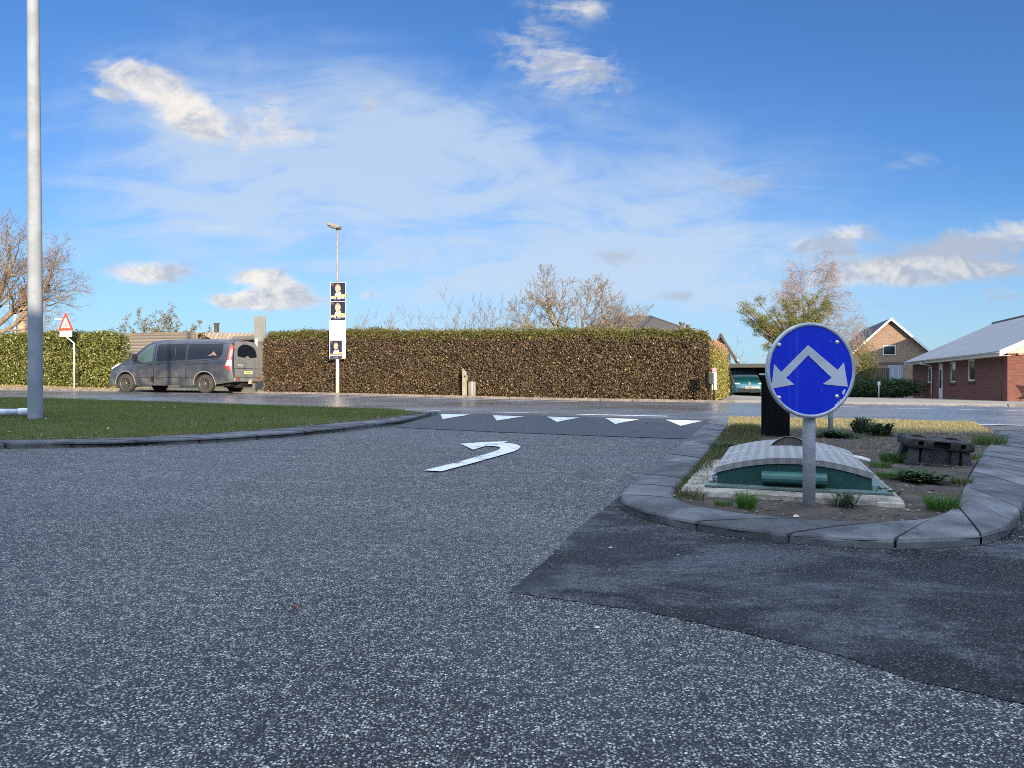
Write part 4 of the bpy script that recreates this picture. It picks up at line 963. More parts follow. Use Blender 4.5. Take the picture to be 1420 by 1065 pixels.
class Shell:
    """car body: top line, bottom line, half width in plan, side section inset above the belt"""
    def __init__(s, top, bot, half, sec, belt): s.top, s.bot, s.half, s.sec, s.belt = top, bot, half, sec, belt
    def pt(s, x, v, side):
        """v 0..1 round the section from sill to roof centre"""
        zt_, zb_, W_ = s.top(x), s.bot(x), s.half(x); sec = s.sec; i = 0
        vs = np.linspace(0, 1, len(sec)); ins = np.interp(v, vs, [q[0] for q in sec]); hh = np.interp(v, vs, [q[1] for q in sec])
        z = zb_ + (zt_ - zb_) * hh; return Vector((x, side * W_ * (1 - ins), z))
    def side_at(s, x, z, side, off=.004):
        zt_, zb_ = s.top(x), s.bot(x); hh = (z - zb_) / (zt_ - zb_); hs = [q[1] for q in s.sec]
        ins = np.interp(hh, hs, [q[0] for q in s.sec]); return Vector((x, side * (s.half(x) * (1 - ins) + off), z))
    def build(s, xs, m, nsec=28):
        vs = []; fs = []; n = nsec * 2 + 1
        for x in xs:
            for j in range(nsec + 1): vs.append(s.pt(x, j / nsec, -1))
            for j in range(nsec - 1, -1, -1): vs.append(s.pt(x, j / nsec, 1))
        for i in range(len(xs) - 1):
            for j in range(n - 1): fs.append((i * n + j, i * n + j + 1, (i + 1) * n + j + 1, (i + 1) * n + j))
            fs.append((i * n + n - 1, i * n, (i + 1) * n, (i + 1) * n + n - 1))
        fs.append(tuple(range(n))); fs.append(tuple(range(len(vs) - 1, len(vs) - n - 1, -1)))
        return vs, fs
def side_panel(mb, sh, poly, side, m, off=.004, cell=.07):
    """polygon in (x,z) laid on the body side"""
    bm = bmesh.new(); vs = [bm.verts.new((p[0], 0, p[1])) for p in poly]; bm.faces.new(vs)
    for ax in (0, 2):
        lo, hi = min(p[ax // 2] for p in poly), max(p[ax // 2] for p in poly); k = math.ceil(lo / cell)
        while k * cell < hi:
            co = [0, 0, 0]; co[ax] = k * cell; no = [0, 0, 0]; no[ax] = 1
            bmesh.ops.bisect_plane(bm, geom=bm.verts[:] + bm.edges[:] + bm.faces[:], plane_co=co, plane_no=no, dist=1e-5); k += 1
    bm.verts.index_update(); V_ = [sh.side_at(v.co.x, v.co.z, side, off) for v in bm.verts]; F_ = [tuple(v.index for v in f.verts) for f in bm.faces]; bm.free()
    mb.add(V_, F_, m, True)
def cut_arches(vs, fs, m, arches, name, parent):
    mb = MB(); mb.add(vs, fs, m, True); o = mb.build(name, parent)
    for (x, z, r, y) in arches:
        c = MB(); c.lathe([(0, -.35), (r, -.35), (r, .35), (0, .35)], m, 40, 'y', (x, y, z), False); co = c.build('cutter')
        bm = bmesh.new(); bm.from_mesh(co.data); bmesh.ops.remove_doubles(bm, verts=bm.verts[:], dist=1e-5); bmesh.ops.recalc_face_normals(bm, faces=bm.faces[:]); bm.to_mesh(co.data); bm.free()
        md = o.modifiers.new('b', 'BOOLEAN'); md.object = co; md.operation = 'DIFFERENCE'; md.solver = 'EXACT'
        par = o.parent; o.parent = None; bpy.context.view_layer.update()
        me = bpy.data.meshes.new_from_object(o.evaluated_get(bpy.context.evaluated_depsgraph_get())); o.modifiers.clear()
        if len(me.polygons) > 50: o.data = me
        o.parent = par; bpy.data.objects.remove(co)
    me = o.data
    if not me.materials: me.materials.append(m)
    bm = bmesh.new(); bm.from_mesh(me)
    for e in bm.edges:
        if len(e.link_faces) == 2 and e.calc_face_angle(0) > R(38): e.smooth = False
    bm.to_mesh(me); bm.free()
    return o
def car_paint(name, c, dirt, coatw=.8, rough=.35, dz=(.2, 1.0)):
    m = bpy.data.materials.new(name); m.use_nodes = True; t = NT(m.node_tree); co = t.n('ShaderNodeTexCoord').outputs['Object']
    z = t.n('ShaderNodeSeparateXYZ', {0: co}).outputs[2]
    low = t.ss(z, dz[1], dz[0]); d = t.m('MULTIPLY', t.m('ADD', t.m('MULTIPLY', low, .75), .10), t.ss(t.noise(co, 2.2, 7, .68), .25, .75), clamp=True)
    col = t.mix(d, c, dirt); rr = t.m('ADD', rough, t.m('MULTIPLY', d, .45))
    p = t.n('ShaderNodeBsdfPrincipled', {'Base Color': col, 'Roughness': rr, 'Metallic': .1, 'Coat Weight': t.m('MULTIPLY', t.m('SUBTRACT', 1.0, d), coatw), 'Coat Roughness': .06})
    t.n('ShaderNodeOutputMaterial', {'Surface': p.outputs[0]}); return m
# ---- van
M_van = car_paint('van_paint', (.012, .017, .034), (.115, .115, .11), .8, .42, (.25, 1.3))
M_vanr = mat('van_rear_dirt', (.15, .155, .15), .6, (.055, .07, .10), 3, sat=(.45, .8))
M_gl = mat('car_glass', (.006, .009, .016), .10, spec=.30); M_gll = mat('car_glass_front', (.035, .065, .070), .10, spec=.5)
M_trim = mat('black_trim', (.009, .009, .010), .7, (.018, .018, .018), 10, spec=.2); M_red = mat('lamp_red', (.36, .03, .025), .2, coat=.6); M_clear = mat('lamp_clear', (.70, .62, .60), .15, coat=.6)
q = wy(285, 25.7); va = -R(13)
vq = Vector((q.x, q.y, 0)) - Matrix.Rotation(va, 3, 'Z') @ Vector((4.25, -.90, 0))
zf_, zr_ = gf(*(vq + Matrix.Rotation(va, 3, 'Z') @ Vector((.95, 0, 0)))[:2]), gf(*(vq + Matrix.Rotation(va, 3, 'Z') @ Vector((4.25, 0, 0)))[:2])
van = thing('van', 'dirty dark blue passenger van with tinted windows driving along the far lane', 'van', (vq.x, vq.y, zf_ + .004 + (zf_ - zr_) * .95 / 3.3), 0)
van.rotation_euler = (0, math.atan2(zf_ - zr_, 3.3), va)
top = curve([(0, .62), (.04, .80), (.12, .97), (.35, 1.08), (.75, 1.19), (1.0, 1.30), (1.35, 1.56), (1.70, 1.80), (1.95, 1.90), (2.3, 1.955), (3.2, 1.975), (4.6, 1.965), (5.1, 1.93), (5.22, 1.86), (5.27, 1.70), (5.32, 1.2), (5.34, .8)])
bot = curve([(0, .30), (.1, .24), (.5, .22), (1.4, .27), (3.8, .27), (4.7, .33), (5.34, .42)])
half = curve([(0, .55), (.05, .70), (.15, .82), (.35, .90), (.7, .955), (1.2, .985), (3, .99), (4.8, .985), (5.15, .955), (5.28, .90), (5.34, .86)])
sec = [(.06, 0), (.015, .06), (.0, .16), (.0, .30), (.006, .42), (.012, .48), (.02, .52), (.045, .60), (.075, .70), (.11, .80), (.15, .88), (.185, .93), (.24, .965), (.34, .985), (.55, .995), (1.0, 1.0)]
vs_ = Shell(top, bot, half, sec, 1.05)
xs_ = [0, .02, .05, .1, .18, .28, .4, .6, .8, 1.0, 1.2, 1.4, 1.6, 1.8, 1.95, 2.1, 2.4, 2.8, 3.2, 3.6, 4.0, 4.4, 4.7, 4.9, 5.05, 5.14, 5.2, 5.25, 5.29, 5.32, 5.34]
V_, F_ = vs_.build(xs_, M_van, 30)
body = cut_arches(V_, F_, M_van, [(.95, .35, .41, -.85), (4.25, .35, .41, -.85), (.95, .35, .41, .85), (4.25, .35, .41, .85)], 'body', van)
mb = MB(); mb.box((2.6, 0, .42), (4.9, 1.3, .30), M_hub); mb.box((4.9, .1, .30), (.7, .7, .18), M_hub); mb.build('underbody', van)
for sd in (-1, 1):
    for poly, mm, nm in (([(1.42, 1.12), (1.50, 1.37), (1.86, 1.72), (2.02, 1.75), (2.10, 1.72), (2.10, 1.14), (1.75, 1.10)], M_gll, 'front_window'),
                         ([(2.26, 1.14), (2.26, 1.76), (3.46, 1.785), (3.46, 1.19)], M_gl, 'middle_window'), ([(3.54, 1.195), (3.54, 1.785), (4.92, 1.77), (4.93, 1.44), (4.86, 1.31), (4.76, 1.255)], M_gl, 'rear_window')):
        mb = MB(); side_panel(mb, vs_, poly, sd, mm, .005); mb.build(nm, van)
    for nm, poly in (('crease', [(.42, .985), (1.0, 1.045), (2.0, 1.075), (4.2, 1.165), (4.8, 1.215), (4.8, 1.225), (4.2, 1.178), (2.0, 1.088), (1.0, 1.056), (.42, .998)]), ('door_seam', [(2.165, .36), (2.185, .36), (2.185, 1.80), (2.165, 1.80)]), ('door_seam', [(3.495, .36), (3.512, .36), (3.512, 1.80), (3.495, 1.80)]), ('door_seam', [(1.19, .62), (1.205, .62), (1.30, 1.04), (1.285, 1.04)]),
                     ('slide_rail', [(3.50, 1.03), (4.52, 1.06), (4.52, 1.085), (3.50, 1.055)]), ('side_moulding', [(1.45, .545), (3.90, .57), (3.90, .585), (1.45, .56)]), ('fuel_flap', [(2.06, .40), (2.17, .36), (2.20, .60), (2.06, .62)]),
                     ('door_handle', [(1.96, 1.005), (2.10, 1.01), (2.10, 1.045), (1.96, 1.04)]), ('door_handle', [(2.27, 1.02), (2.42, 1.025), (2.42, 1.06), (2.27, 1.055)])):
        mb = MB(); side_panel(mb, vs_, poly, sd, M_trim, .006 if nm != 'door_handle' else .02); mb.build(nm, van)
    for cx_ in (.95, 4.25):   # wheel arch lip
        P = []; n = 22
        for i in range(n + 1):
            a = R(-12) + R(204) * i / n; x = cx_ + .435 * math.cos(a); z = .35 + .435 * math.sin(a)
            p = vs_.side_at(x, max(z, .28), sd, .006); P.append(p)
        mb = MB(); mb.tube(P, .016, mat('arch_lip', (.16, .16, .155), .7), 6); mb.build('arch_lip', van)
        wheel(van, cx_, sd * .86, sd)
    mb = MB(); side_panel(mb, vs_, [(.10, .86), (.22, .98), (.62, 1.09), (.52, 1.00), (.24, .86)], sd, M_clear, .010); mb.build('headlight', van)
    mb = MB(); P0_ = vs_.side_at(1.52, 1.16, sd, .02); mb.box((1.46, sd * 1.09, 1.26), (.11, .15, .27), M_trim, bev=.03); mb.box((1.50, sd * .99, 1.14), (.06, .14, .05), M_trim); mb.build('mirror', van)
    # tail lamp wraps the rear corner
    mb = MB(); side_panel(mb, vs_, [(5.06, .98), (5.16, .84), (5.285, .84), (5.265, 1.68), (5.21, 1.76), (5.18, 1.66), (5.14, 1.20)], sd, M_red, .014, .04); tl = mb.build('tail_light', van)
    mb = MB(); side_panel(mb, vs_, [(5.10, 1.02), (5.15, .98), (5.28, .98), (5.272, 1.20), (5.16, 1.18)], sd, M_clear, .019, .03); mb.build('indicator', tl)
    mb = MB(); side_panel(mb, vs_, [(5.20, 1.36), (5.274, 1.30), (5.268, 1.58), (5.225, 1.60)], sd, mat('lamp_pink', (.55, .20, .18), .2, coat=.6), .019, .03); mb.build('reverse_lamp', tl)
# rear: tailgate panels
def rear(mb, poly, m, off, th=.006):   # poly in (y,z), laid on the tail x(z)
    tx = lambda z: float(np.interp(z, [.4, .8, 1.2, 1.7, 1.86, 1.95], [5.345, 5.342, 5.322, 5.272, 5.225, 5.10]))
    bm = bmesh.new(); vs = [bm.verts.new((0, p[0], p[1])) for p in poly]; bm.faces.new(vs); k = math.ceil(min(p[1] for p in poly) / .06)
    while k * .06 < max(p[1] for p in poly): bmesh.ops.bisect_plane(bm, geom=bm.verts[:] + bm.edges[:] + bm.faces[:], plane_co=(0, 0, k * .06), plane_no=(0, 0, 1), dist=1e-5); k += 1
    bm.verts.index_update(); V_ = [Vector((tx(v.co.z) + off, v.co.y, v.co.z)) for v in bm.verts]; F_ = [tuple(v.index for v in f.verts) for f in bm.faces]; bm.free(); mb.add(V_, F_, m, True)
mb = MB(); rear(mb, [(-.80, .60), (.80, .60), (.83, 1.0), (.80, 1.45), (.70, 1.80), (.60, 1.87), (-.60, 1.87), (-.70, 1.80), (-.80, 1.45), (-.83, 1.0)], M_vanr, .010); tg = mb.build('tailgate', van)
mb = MB(); win = [(-.58, 1.33)] + [(-.60 * math.cos(math.pi * i / 18), 1.36 + .42 * math.sin(math.pi * i / 18) ** .7) for i in range(19)] + [(.58, 1.33), (.14, 1.29), (.10, 1.345), (0, 1.37), (-.10, 1.345), (-.14, 1.29)]
rear(mb, win, M_gl, .020); mb.build('rear_window', tg)
mb = MB(); rear(mb, [(-.80, .895), (.80, .895), (.80, .912), (-.80, .912)], M_trim, .018); mb.build('panel_gap', tg)
mb = MB(); rear(mb, [(-.26, .70), (.26, .70), (.26, .815), (-.26, .815)], mat('plate_yellow', (.66, .60, .30), .5), .030); pl_ = mb.build('number_plate', tg)
mb = MB()
for k in range(7): rear(mb, [(-.17 + k * .055, .735), (-.14 + k * .055, .735), (-.14 + k * .055, .785), (-.17 + k * .055, .785)], M_trim, .0335)
mb.build('plate_characters', pl_)
mb = MB(); mb.lathe([(0, .012), (.07, .010), (.08, 0)], mat('badge', (.34, .33, .30), .4, metal=.5), 20, 'x', (5.325, .05, 1.12)); mb.build('badge', tg)
mb = MB()
for k in range(8): rear(mb, [(-.62 + k * .042, 1.00), (-.59 + k * .042, 1.00), (-.59 + k * .042, 1.04), (-.62 + k * .042, 1.04)], mat('badge_letter', (.5, .5, .48), .4), .018)
mb.build('badge_lettering', tg)
mb = MB(); rear(mb, [(-.17, 1.882), (.17, 1.882), (.15, 1.922), (-.15, 1.922)], M_red, .025); mb.build('brake_light', tg)
mb = MB(); mb.box((5.30, 0, .50), (.16, 1.66, .15), M_vanr, bev=.03); bu = mb.build('bumper', van)
for sy in (-.62, .62):
    mb = MB(); mb.box((5.385, sy, .54), (.01, .16, .06), M_red); mb.build('reflector', bu)
mb = MB(); mb.box((5.40, .12, .42), (.10, .20, .16), mat('hitch', (.28, .25, .20), .6), bev=.01); mb.tube([(5.42, .12, .40), (5.50, .12, .40), (5.52, .12, .47)], .025, M_trim, 8); mb.build('tow_hitch', van)
mb = MB(); side_panel(mb, vs_, [(4.35, 1.33), (4.50, 1.41), (4.58, 1.50), (4.66, 1.42), (4.73, 1.33), (4.58, 1.37), (4.48, 1.35)], -1, mat('window_sticker', (.20, .12, .09), .5), .009, .05); mb.build('window_sticker', van)
for s0 in (.0, .26):
    mb = MB()
    mb.tube([vs_.side_at(2.55 + s0, 1.30, -1, .008), vs_.side_at(2.62 + s0, 1.62, -1, .008), vs_.side_at(2.75 + s0, 1.62, -1, .008), vs_.side_at(2.78 + s0, 1.30, -1, .008)], .008, mat('seat_hint', (.05, .055, .065), .5), 4); mb.build('headrest_outline', van)

# ---- teal car in the carport
M_teal_p = car_paint('car_teal', (.008, .085, .115), (.02, .07, .09), .9, .3, (-1, -.5))
q = wy(1039, 41.1)
car = thing('parked_car', 'teal compact car parked nose out inside the dark carport', 'car', (q.x, q.y, q.z), R(-8) + R(90) + math.atan2(0, 1))
ct = curve([(0, .55), (.05, .72), (.2, .84), (.6, .98), (.95, 1.06), (1.3, 1.28), (1.8, 1.50), (2.3, 1.56), (3.2, 1.54), (3.8, 1.36), (4.15, 1.10), (4.26, .8)])
cb_ = curve([(0, .24), (.3, .20), (4, .22), (4.26, .35)]); chf = curve([(0, .62), (.08, .76), (.25, .85), (.6, .895), (1.2, .905), (3.4, .905), (4.0, .85), (4.26, .75)])
csec = [(.05, 0), (.01, .10), (.0, .25), (.0, .45), (.01, .56), (.03, .62), (.08, .72), (.16, .84), (.22, .92), (.30, .97), (.5, .992), (1, 1)]
cs = Shell(ct, cb_, chf, csec, .9); V_, F_ = cs.build([0, .02, .05, .1, .2, .35, .6, .8, .95, 1.1, 1.3, 1.5, 1.8, 2.1, 2.5, 3, 3.4, 3.8, 4.0, 4.15, 4.26], M_teal_p, 24)
cut_arches(V_, F_, M_teal_p, [(.82, .33, .37, -.8), (3.55, .33, .37, -.8), (.82, .33, .37, .8), (3.55, .33, .37, .8)], 'body', car)
def cap_patch(sh, x0, x1, y0, y1, m, off, nm, par, nx=8, ny=14, tap=.0):
    mb = MB(); vs = []; fs = []
    for i in range(nx + 1):
        x = x0 + (x1 - x0) * i / nx; W_ = sh.half(x); tz, bz = sh.top(x), sh.bot(x); hs = [q_[1] for q_ in sh.sec]; ins = [q_[0] for q_ in sh.sec]
        for j in range(ny + 1):
            yy = (y0 + (y1 - y0) * j / ny) * (1 - tap * i / nx); f = 1 - abs(yy) / W_; hh = float(np.interp(f, ins, hs)) if f > .02 else .6
            vs.append((x - off * .7, yy, bz + (tz - bz) * hh + off))
    for i in range(nx): fs += [(i * (ny + 1) + j, i * (ny + 1) + j + 1, (i + 1) * (ny + 1) + j + 1, (i + 1) * (ny + 1) + j) for j in range(ny)]
    mb.add(vs, fs, m, True); return mb.build(nm, par)
cap_patch(cs, 1.02, 1.82, -.70, .70, mat('windscreen', (.05, .10, .16), .12, spec=.6), .030, 'windscreen', car, tap=.08)
cap_patch(cs, 1.90, 3.1, -.60, .60, M_gl, .010, 'roof_glass', car)
for sd in (-1, 1):
    mb = MB(); side_panel(mb, cs, [(1.25, 1.0), (1.75, 1.38), (2.4, 1.42), (2.4, .98)], sd, M_gl, .006); mb.build('side_window', car)
    for cx_ in (.82, 3.55): wheel(car, cx_, sd * .78, sd, .33, .21)
    mb = MB(); mb.box((.16, sd * .64, .72), (.20, .28, .085), mat('headlamp', (.55, .60, .62), .15, coat=.8), Euler((0, R(-20), sd * R(28))).to_matrix().to_4x4().normalized() @ Matrix.Identity(4) if False else None, bev=.025); mb.build('headlight', car)
    mb = MB(); mb.box((1.25, sd * 1.0, 1.02), (.12, .18, .12), M_trim, bev=.03); mb.build('mirror', car)
mb = MB(); mb.box((.015, 0, .36), (.09, 1.25, .20), M_trim, bev=.03); mb.build('grille', car)
mb = MB(); mb.box((-.045, 0, .50), (.02, .50, .11), mat('plate_white', (.30, .31, .33), .5)); np_ = mb.build('number_plate', car)
mb = MB()
for k in range(7): mb.box((-.057, -.19 + k * .063, .50), (.004, .035, .06), M_trim)
mb.build('plate_characters', np_)
mb = MB(); n = 14; mb.tube([(-.0, .065 * math.cos(6.283 * i / n), .735 + .065 * math.sin(6.283 * i / n)) for i in range(n + 1)], .010, mat('chrome', (.6, .62, .63), .25, metal=.7), 5, False)
mb.tube([(-.0, -.04, .77), (.0, 0, .70), (.0, .04, .77)], .007, MATS['chrome'], 4); mb.build('badge', car)

# ================================================================== HEDGES
M_hleaf = leafmat('hedge_leaf', .55, .3, .2); M_hcore = mat('hedge_shade_core', (.010, .008, .006), .95, (.016, .012, .008), 6, spec=.1)
M_bark = mat('bark_grey', (.16, .13, .10), .9, (.24, .20, .15), 7, .4, 30)
def hedge(name, label, cat, A, B, depth, height, n, lsize, colf, top_rag=.05, core=.26, rnd=.12, group=None, side_ends=(True, True), flat=1.0):
    """box hedge, front from A to B, leaves scattered in the outer skin"""
    A = Vector((A[0], A[1], 0)); B = Vector((B[0], B[1], 0)); L = (B - A).length; d = (B - A) / L; nn = Vector((-d.y, d.x, 0))   # nn points back
    th_ = thing(name, label, cat, (A.x, A.y, gf(A.x, A.y)), math.atan2(d.y, d.x), group)
    wt = [L * height, L * depth, depth * height, depth * height]; wt[2] *= side_ends[0]; wt[3] *= side_ends[1]; core = min(core, depth * .3); wt = np.array(wt) / sum(wt)
    cnt = (wt * n).astype(int); P = []; N_ = []
    u, v = rng.uniform(0, L, cnt[0]), rng.uniform(0, 1, cnt[0]); P.append(np.stack([u, 0 * u, v], 1)); N_.append(np.tile([0, -1, 0], (cnt[0], 1)))
    u, v = rng.uniform(0, L, cnt[1]), rng.uniform(0, depth, cnt[1]); P.append(np.stack([u, v, 1 + 0 * u], 1)); N_.append(np.tile([0, 0, 1], (cnt[1], 1)))
    for k, xx in ((2, 0), (3, L)):
        u, v = rng.uniform(0, depth, cnt[k]), rng.uniform(0, 1, cnt[k]); P.append(np.stack([0 * u + xx, u, v], 1)); N_.append(np.tile([-1 if k == 2 else 1, 0, 0], (cnt[k], 1)))
    P = np.concatenate(P); N_ = np.concatenate(N_).astype(float); v = P[:, 2].copy()
    wx = A.x + d.x * P[:, 0] + nn.x * P[:, 1]; wy_ = A.y + d.y * P[:, 0] + nn.y * P[:, 1]
    hh = height * (1 + .035 * wnoise(P[:, 0], P[:, 1], .55, 31) + .012 * wnoise(P[:, 0], P[:, 1], 3, 32)); zg = g(wx, wy_) - gf(A.x, A.y)
    hh = hh * (1 - .07 * np.exp(-np.minimum(P[:, 0], L - P[:, 0]) / .25))
    bul = .08 * wnoise(P[:, 0], v * height, 1.1, 33) + .07 * wnoise(P[:, 0], v * height, 4.5, 34) + .05 * wnoise(P[:, 0], v * height, 11, 35); depthin = np.abs(rng.normal(0, rnd, len(P)))
    # round the shoulders
    sh_ = np.clip((v - .86) / .14, 0, 1) ** 2 * .14 + np.clip((.06 - v) / .06, 0, 1) * .10
    P[:, 2] = v * hh + zg
    hole = wnoise(P[:, 0], v * height, 5.5, 37) + .6 * wnoise(P[:, 0], v * height, 15, 38)
    depthin = depthin + np.clip(hole - .15, 0, 1) * .22
    P += N_ * (bul - depthin + .03)[:, None]
    P[:, 1] += np.where(N_[:, 1] < 0, sh_, 0); P[:, 0] += N_[:, 0] * -sh_
    top = N_[:, 2] > 0; P[top, 2] += np.abs(rng.normal(0, top_rag, top.sum()))
    # sprigs along the upper front edge
    C = colf(P[:, 0], v, depthin, len(P), top)
    V_, F_, C_ = leaves(P, lsize, C, .62, 0, N_)
    npmesh('leaves', V_, F_, M_hleaf, C_, th_)
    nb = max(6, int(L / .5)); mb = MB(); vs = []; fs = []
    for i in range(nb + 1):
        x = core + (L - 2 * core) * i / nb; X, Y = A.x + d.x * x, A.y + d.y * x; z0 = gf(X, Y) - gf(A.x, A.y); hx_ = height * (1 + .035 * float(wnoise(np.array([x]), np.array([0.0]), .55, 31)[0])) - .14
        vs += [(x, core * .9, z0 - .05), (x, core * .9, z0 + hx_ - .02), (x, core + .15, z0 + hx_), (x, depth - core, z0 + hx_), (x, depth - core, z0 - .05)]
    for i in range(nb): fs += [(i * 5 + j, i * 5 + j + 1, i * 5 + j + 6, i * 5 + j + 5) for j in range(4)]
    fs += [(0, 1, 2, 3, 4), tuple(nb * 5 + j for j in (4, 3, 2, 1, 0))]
    mb.add(vs, fs, M_hcore); mb.build('stems', th_); return th_  # solid near-black core: shade between the leaves put into its colour
def pick(n, cols, ps):
    k = rng.choice(len(cols), n, p=np.array(ps) / sum(ps)); return np.array(cols)[k] * rng.uniform(.65, 1.35, (n, 1))
def col_brown(x, v, dep, n, top):
    br = pick(n, [(.115, .080, .050), (.070, .050, .032), (.175, .125, .082), (.38, .30, .23), (.032, .022, .017)], [4, 4, 2.4, .5, 4.5])
    gr = pick(n, [(.13, .13, .030), (.08, .095, .022), (.19, .155, .05), (.045, .055, .018)], [3, 3, 2, 2])
    edge = .88 + .05 * wnoise(x, x * 0, .9, 41); p = np.clip((v - edge) * 9, 0, .80) + .08 + .14 * (wnoise(x, v * 2.4, 1.0, 42) > .55)
    return np.where((rng.random(n) < p)[:, None], gr, br)
A = wy(364, 27.6); B = wy(984, 24.0)
hedge('brown_hedge', 'long clipped hedge of withered brown leaves with a green top along the road', 'hedge', A, B, 1.3, 2.30, 190000, .062, col_brown, .075)
# sprouts on the top of the brown hedge
def sprouts(parent, A, B, depth, n, h0, hfun, cols):
    L = (Vector(B) - Vector(A)).length
    x = rng.uniform(.1, L - .1, n); y = rng.uniform(.05, depth, n); hh = hfun(x) * rng.uniform(.4, 1.2, n); a = rng.normal(0, .12, (n, 2)); V_ = []; F_ = []; C_ = []; LP = []
    dd = (Vector((B[0], B[1], 0)) - Vector((A[0], A[1], 0))).normalized(); zg = g(A[0] + dd.x * x, A[1] + dd.y * x) - gf(A[0], A[1])
    for i in range(n):
        for k in range(5): f = rng.uniform(.2, 1); LP.append((x[i] + a[i, 0] * hh[i] * f + rng.normal(0, .015), y[i] + a[i, 1] * hh[i] * f, zg[i] + h0 + hh[i] * f))
    LP = np.array(LP); V_, F_, C_ = leaves(LP, .060, pick(len(LP), cols, [1] * len(cols)), .45, 0); return npmesh('sprouts', V_, F_, M_hleaf, C_, parent)
bh = [o for o in SC.objects if o.name == 'brown_hedge'][0]
sprouts(bh, A, B, .9, 3200, 2.22, lambda x: (.15 + .17 * np.exp(-((x - 10.5) / 3.2) ** 2)) * (1 + .5 * wnoise(x, x * 0, 1.6, 71)), [(.14, .16, .035), (.09, .12, .026), (.20, .18, .06), (.06, .08, .02), (.13, .08, .045)])
def col_green(x, v, dep, n, top): return pick(n, [(.14, .160, .034), (.09, .115, .026), (.25, .24, .075), (.028, .040, .012), (.37, .34, .16)], [4, 4, 2.2, 4, 1])
A2 = wy(-150, 36.2); B2 = wy(160, 30.4)
hedge('green_hedge', 'clipped evergreen hedge with glossy yellow green leaves behind the warning sign', 'hedge', A2, B2, .75, 2.36, 70000, .085, col_green, .045, rnd=.15)
# return hedge along the driveway
def col_yel(x, v, dep, n, top):
    a = pick(n, [(.26, .24, .06), (.17, .18, .04), (.34, .28, .10), (.10, .10, .03)], [3, 3, 2, 2]); b = pick(n, [(.40, .24, .14), (.30, .19, .10)], [1, 1])
    return np.where((rng.random(n) < np.clip((v - .80) * 4, 0, .8))[:, None], b, a)
A3 = wy(992.5, 24.35); B3 = wy(1010.5, 31.5)
A3v, B3v = Vector((A3.x, A3.y)), Vector((B3.x, B3.y)); perp = Vector((-(B3v - A3v).y, (B3v - A3v).x)).normalized()
# front must face right: run from the far end to the near end
hedge('side_hedge', 'short yellow green hedge running back along the driveway behind the mailbox', 'hedge', (A3.x, A3.y), (B3.x, B3.y), 1.1, 2.05, 26000, .06, col_yel, .04)
# dark bush by the carport
def bush(name, label, cat, c, rads, n, size, cols, ps, group=None, up=0, lobes=7, jitter=.35, zs=1.0, shell=.55):
    t = thing(name, label, cat, c, 0, group); P = []
    cs_ = [(random.uniform(-.45, .45) * rads[0], random.uniform(-.45, .45) * rads[1], random.uniform(.25, .75) * rads[2]) for _ in range(lobes)]
    for k in range(lobes):
        m_ = n // lobes; dvec = rng.normal(size=(m_, 3)); dvec /= np.linalg.norm(dvec, axis=1, keepdims=True); r = shell + (1 - shell) * rng.random((m_, 1)) ** .5 + rng.normal(0, .05, (m_, 1))
        P.append(np.array(cs_[k]) + dvec * r * np.array([rads[0] * .55, rads[1] * .55, rads[2] * .42]))
    P = np.concatenate(P); P[:, 2] = np.maximum(P[:, 2], .02); V_, F_, C_ = leaves(P, size, pick(len(P), cols, ps), .5, up); npmesh('foliage', V_, F_, M_hleaf, C_, t)
    mb = MB(); 
    for k in range(lobes): mb.tube([(cs_[k][0] * .2, cs_[k][1] * .2, -.05), (cs_[k][0] * .6, cs_[k][1] * .6, cs_[k][2] * .5), cs_[k]], [.03, .02, .01], M_bark, 5)
    mb.build('stems', t); return t
q = wy(1007.5, 35.5)
bush('dark_bush', 'narrow dark evergreen bush in the shade left of the teal car', 'bush', (q.x, q.y, q.z), (.36, .5, 1.2), 9000, .06, [(.018, .035, .012), (.03, .05, .018), (.012, .02, .01)], [2, 2, 2], lobes=6)

# ================================================================== HOUSES
def house_mats():
    return dict(white=mat('trim_white', (.62, .62, .60), .5, (.52, .52, .50), 4), cream=wave_mat('cream_boards', (.60, .56, .42), (.30, .28, .22), 0, .12, .6, .6))
HM = house_mats()
M_redb = brick_mat('brick_red', (.185, .050, .030), (.10, .030, .021), (.095, .075, .065))
M_yelb = brick_mat('brick_yellow', (.25, .155, .095), (.14, .085, .056), (.27, .235, .185))
M_etern = wave_mat('corrugated_grey_roof', (.33, .33, .35), (.20, .20, .215), 1, .146, .85, 1.0, dirt=(.22, .22, .23), edge=.8, dscale=.5)
def roof_slab(mb, e0, e1, r0, r1, th, m):
    """slab between eave points e0,e1 and ridge points r0,r1"""
    n = (Vector(e1) - Vector(e0)).cross(Vector(r0) - Vector(e0)).normalized(); n = n if n.z > 0 else -n
    a = [Vector(p) for p in (e0, e1, r1, r0)]; b = [p - n * th for p in a]
    mb.add(a + b, [(0, 1, 2, 3), (4, 5, 6, 7), (0, 1, 5, 4), (1, 2, 6, 5), (2, 3, 7, 6), (3, 0, 4, 7)], m)
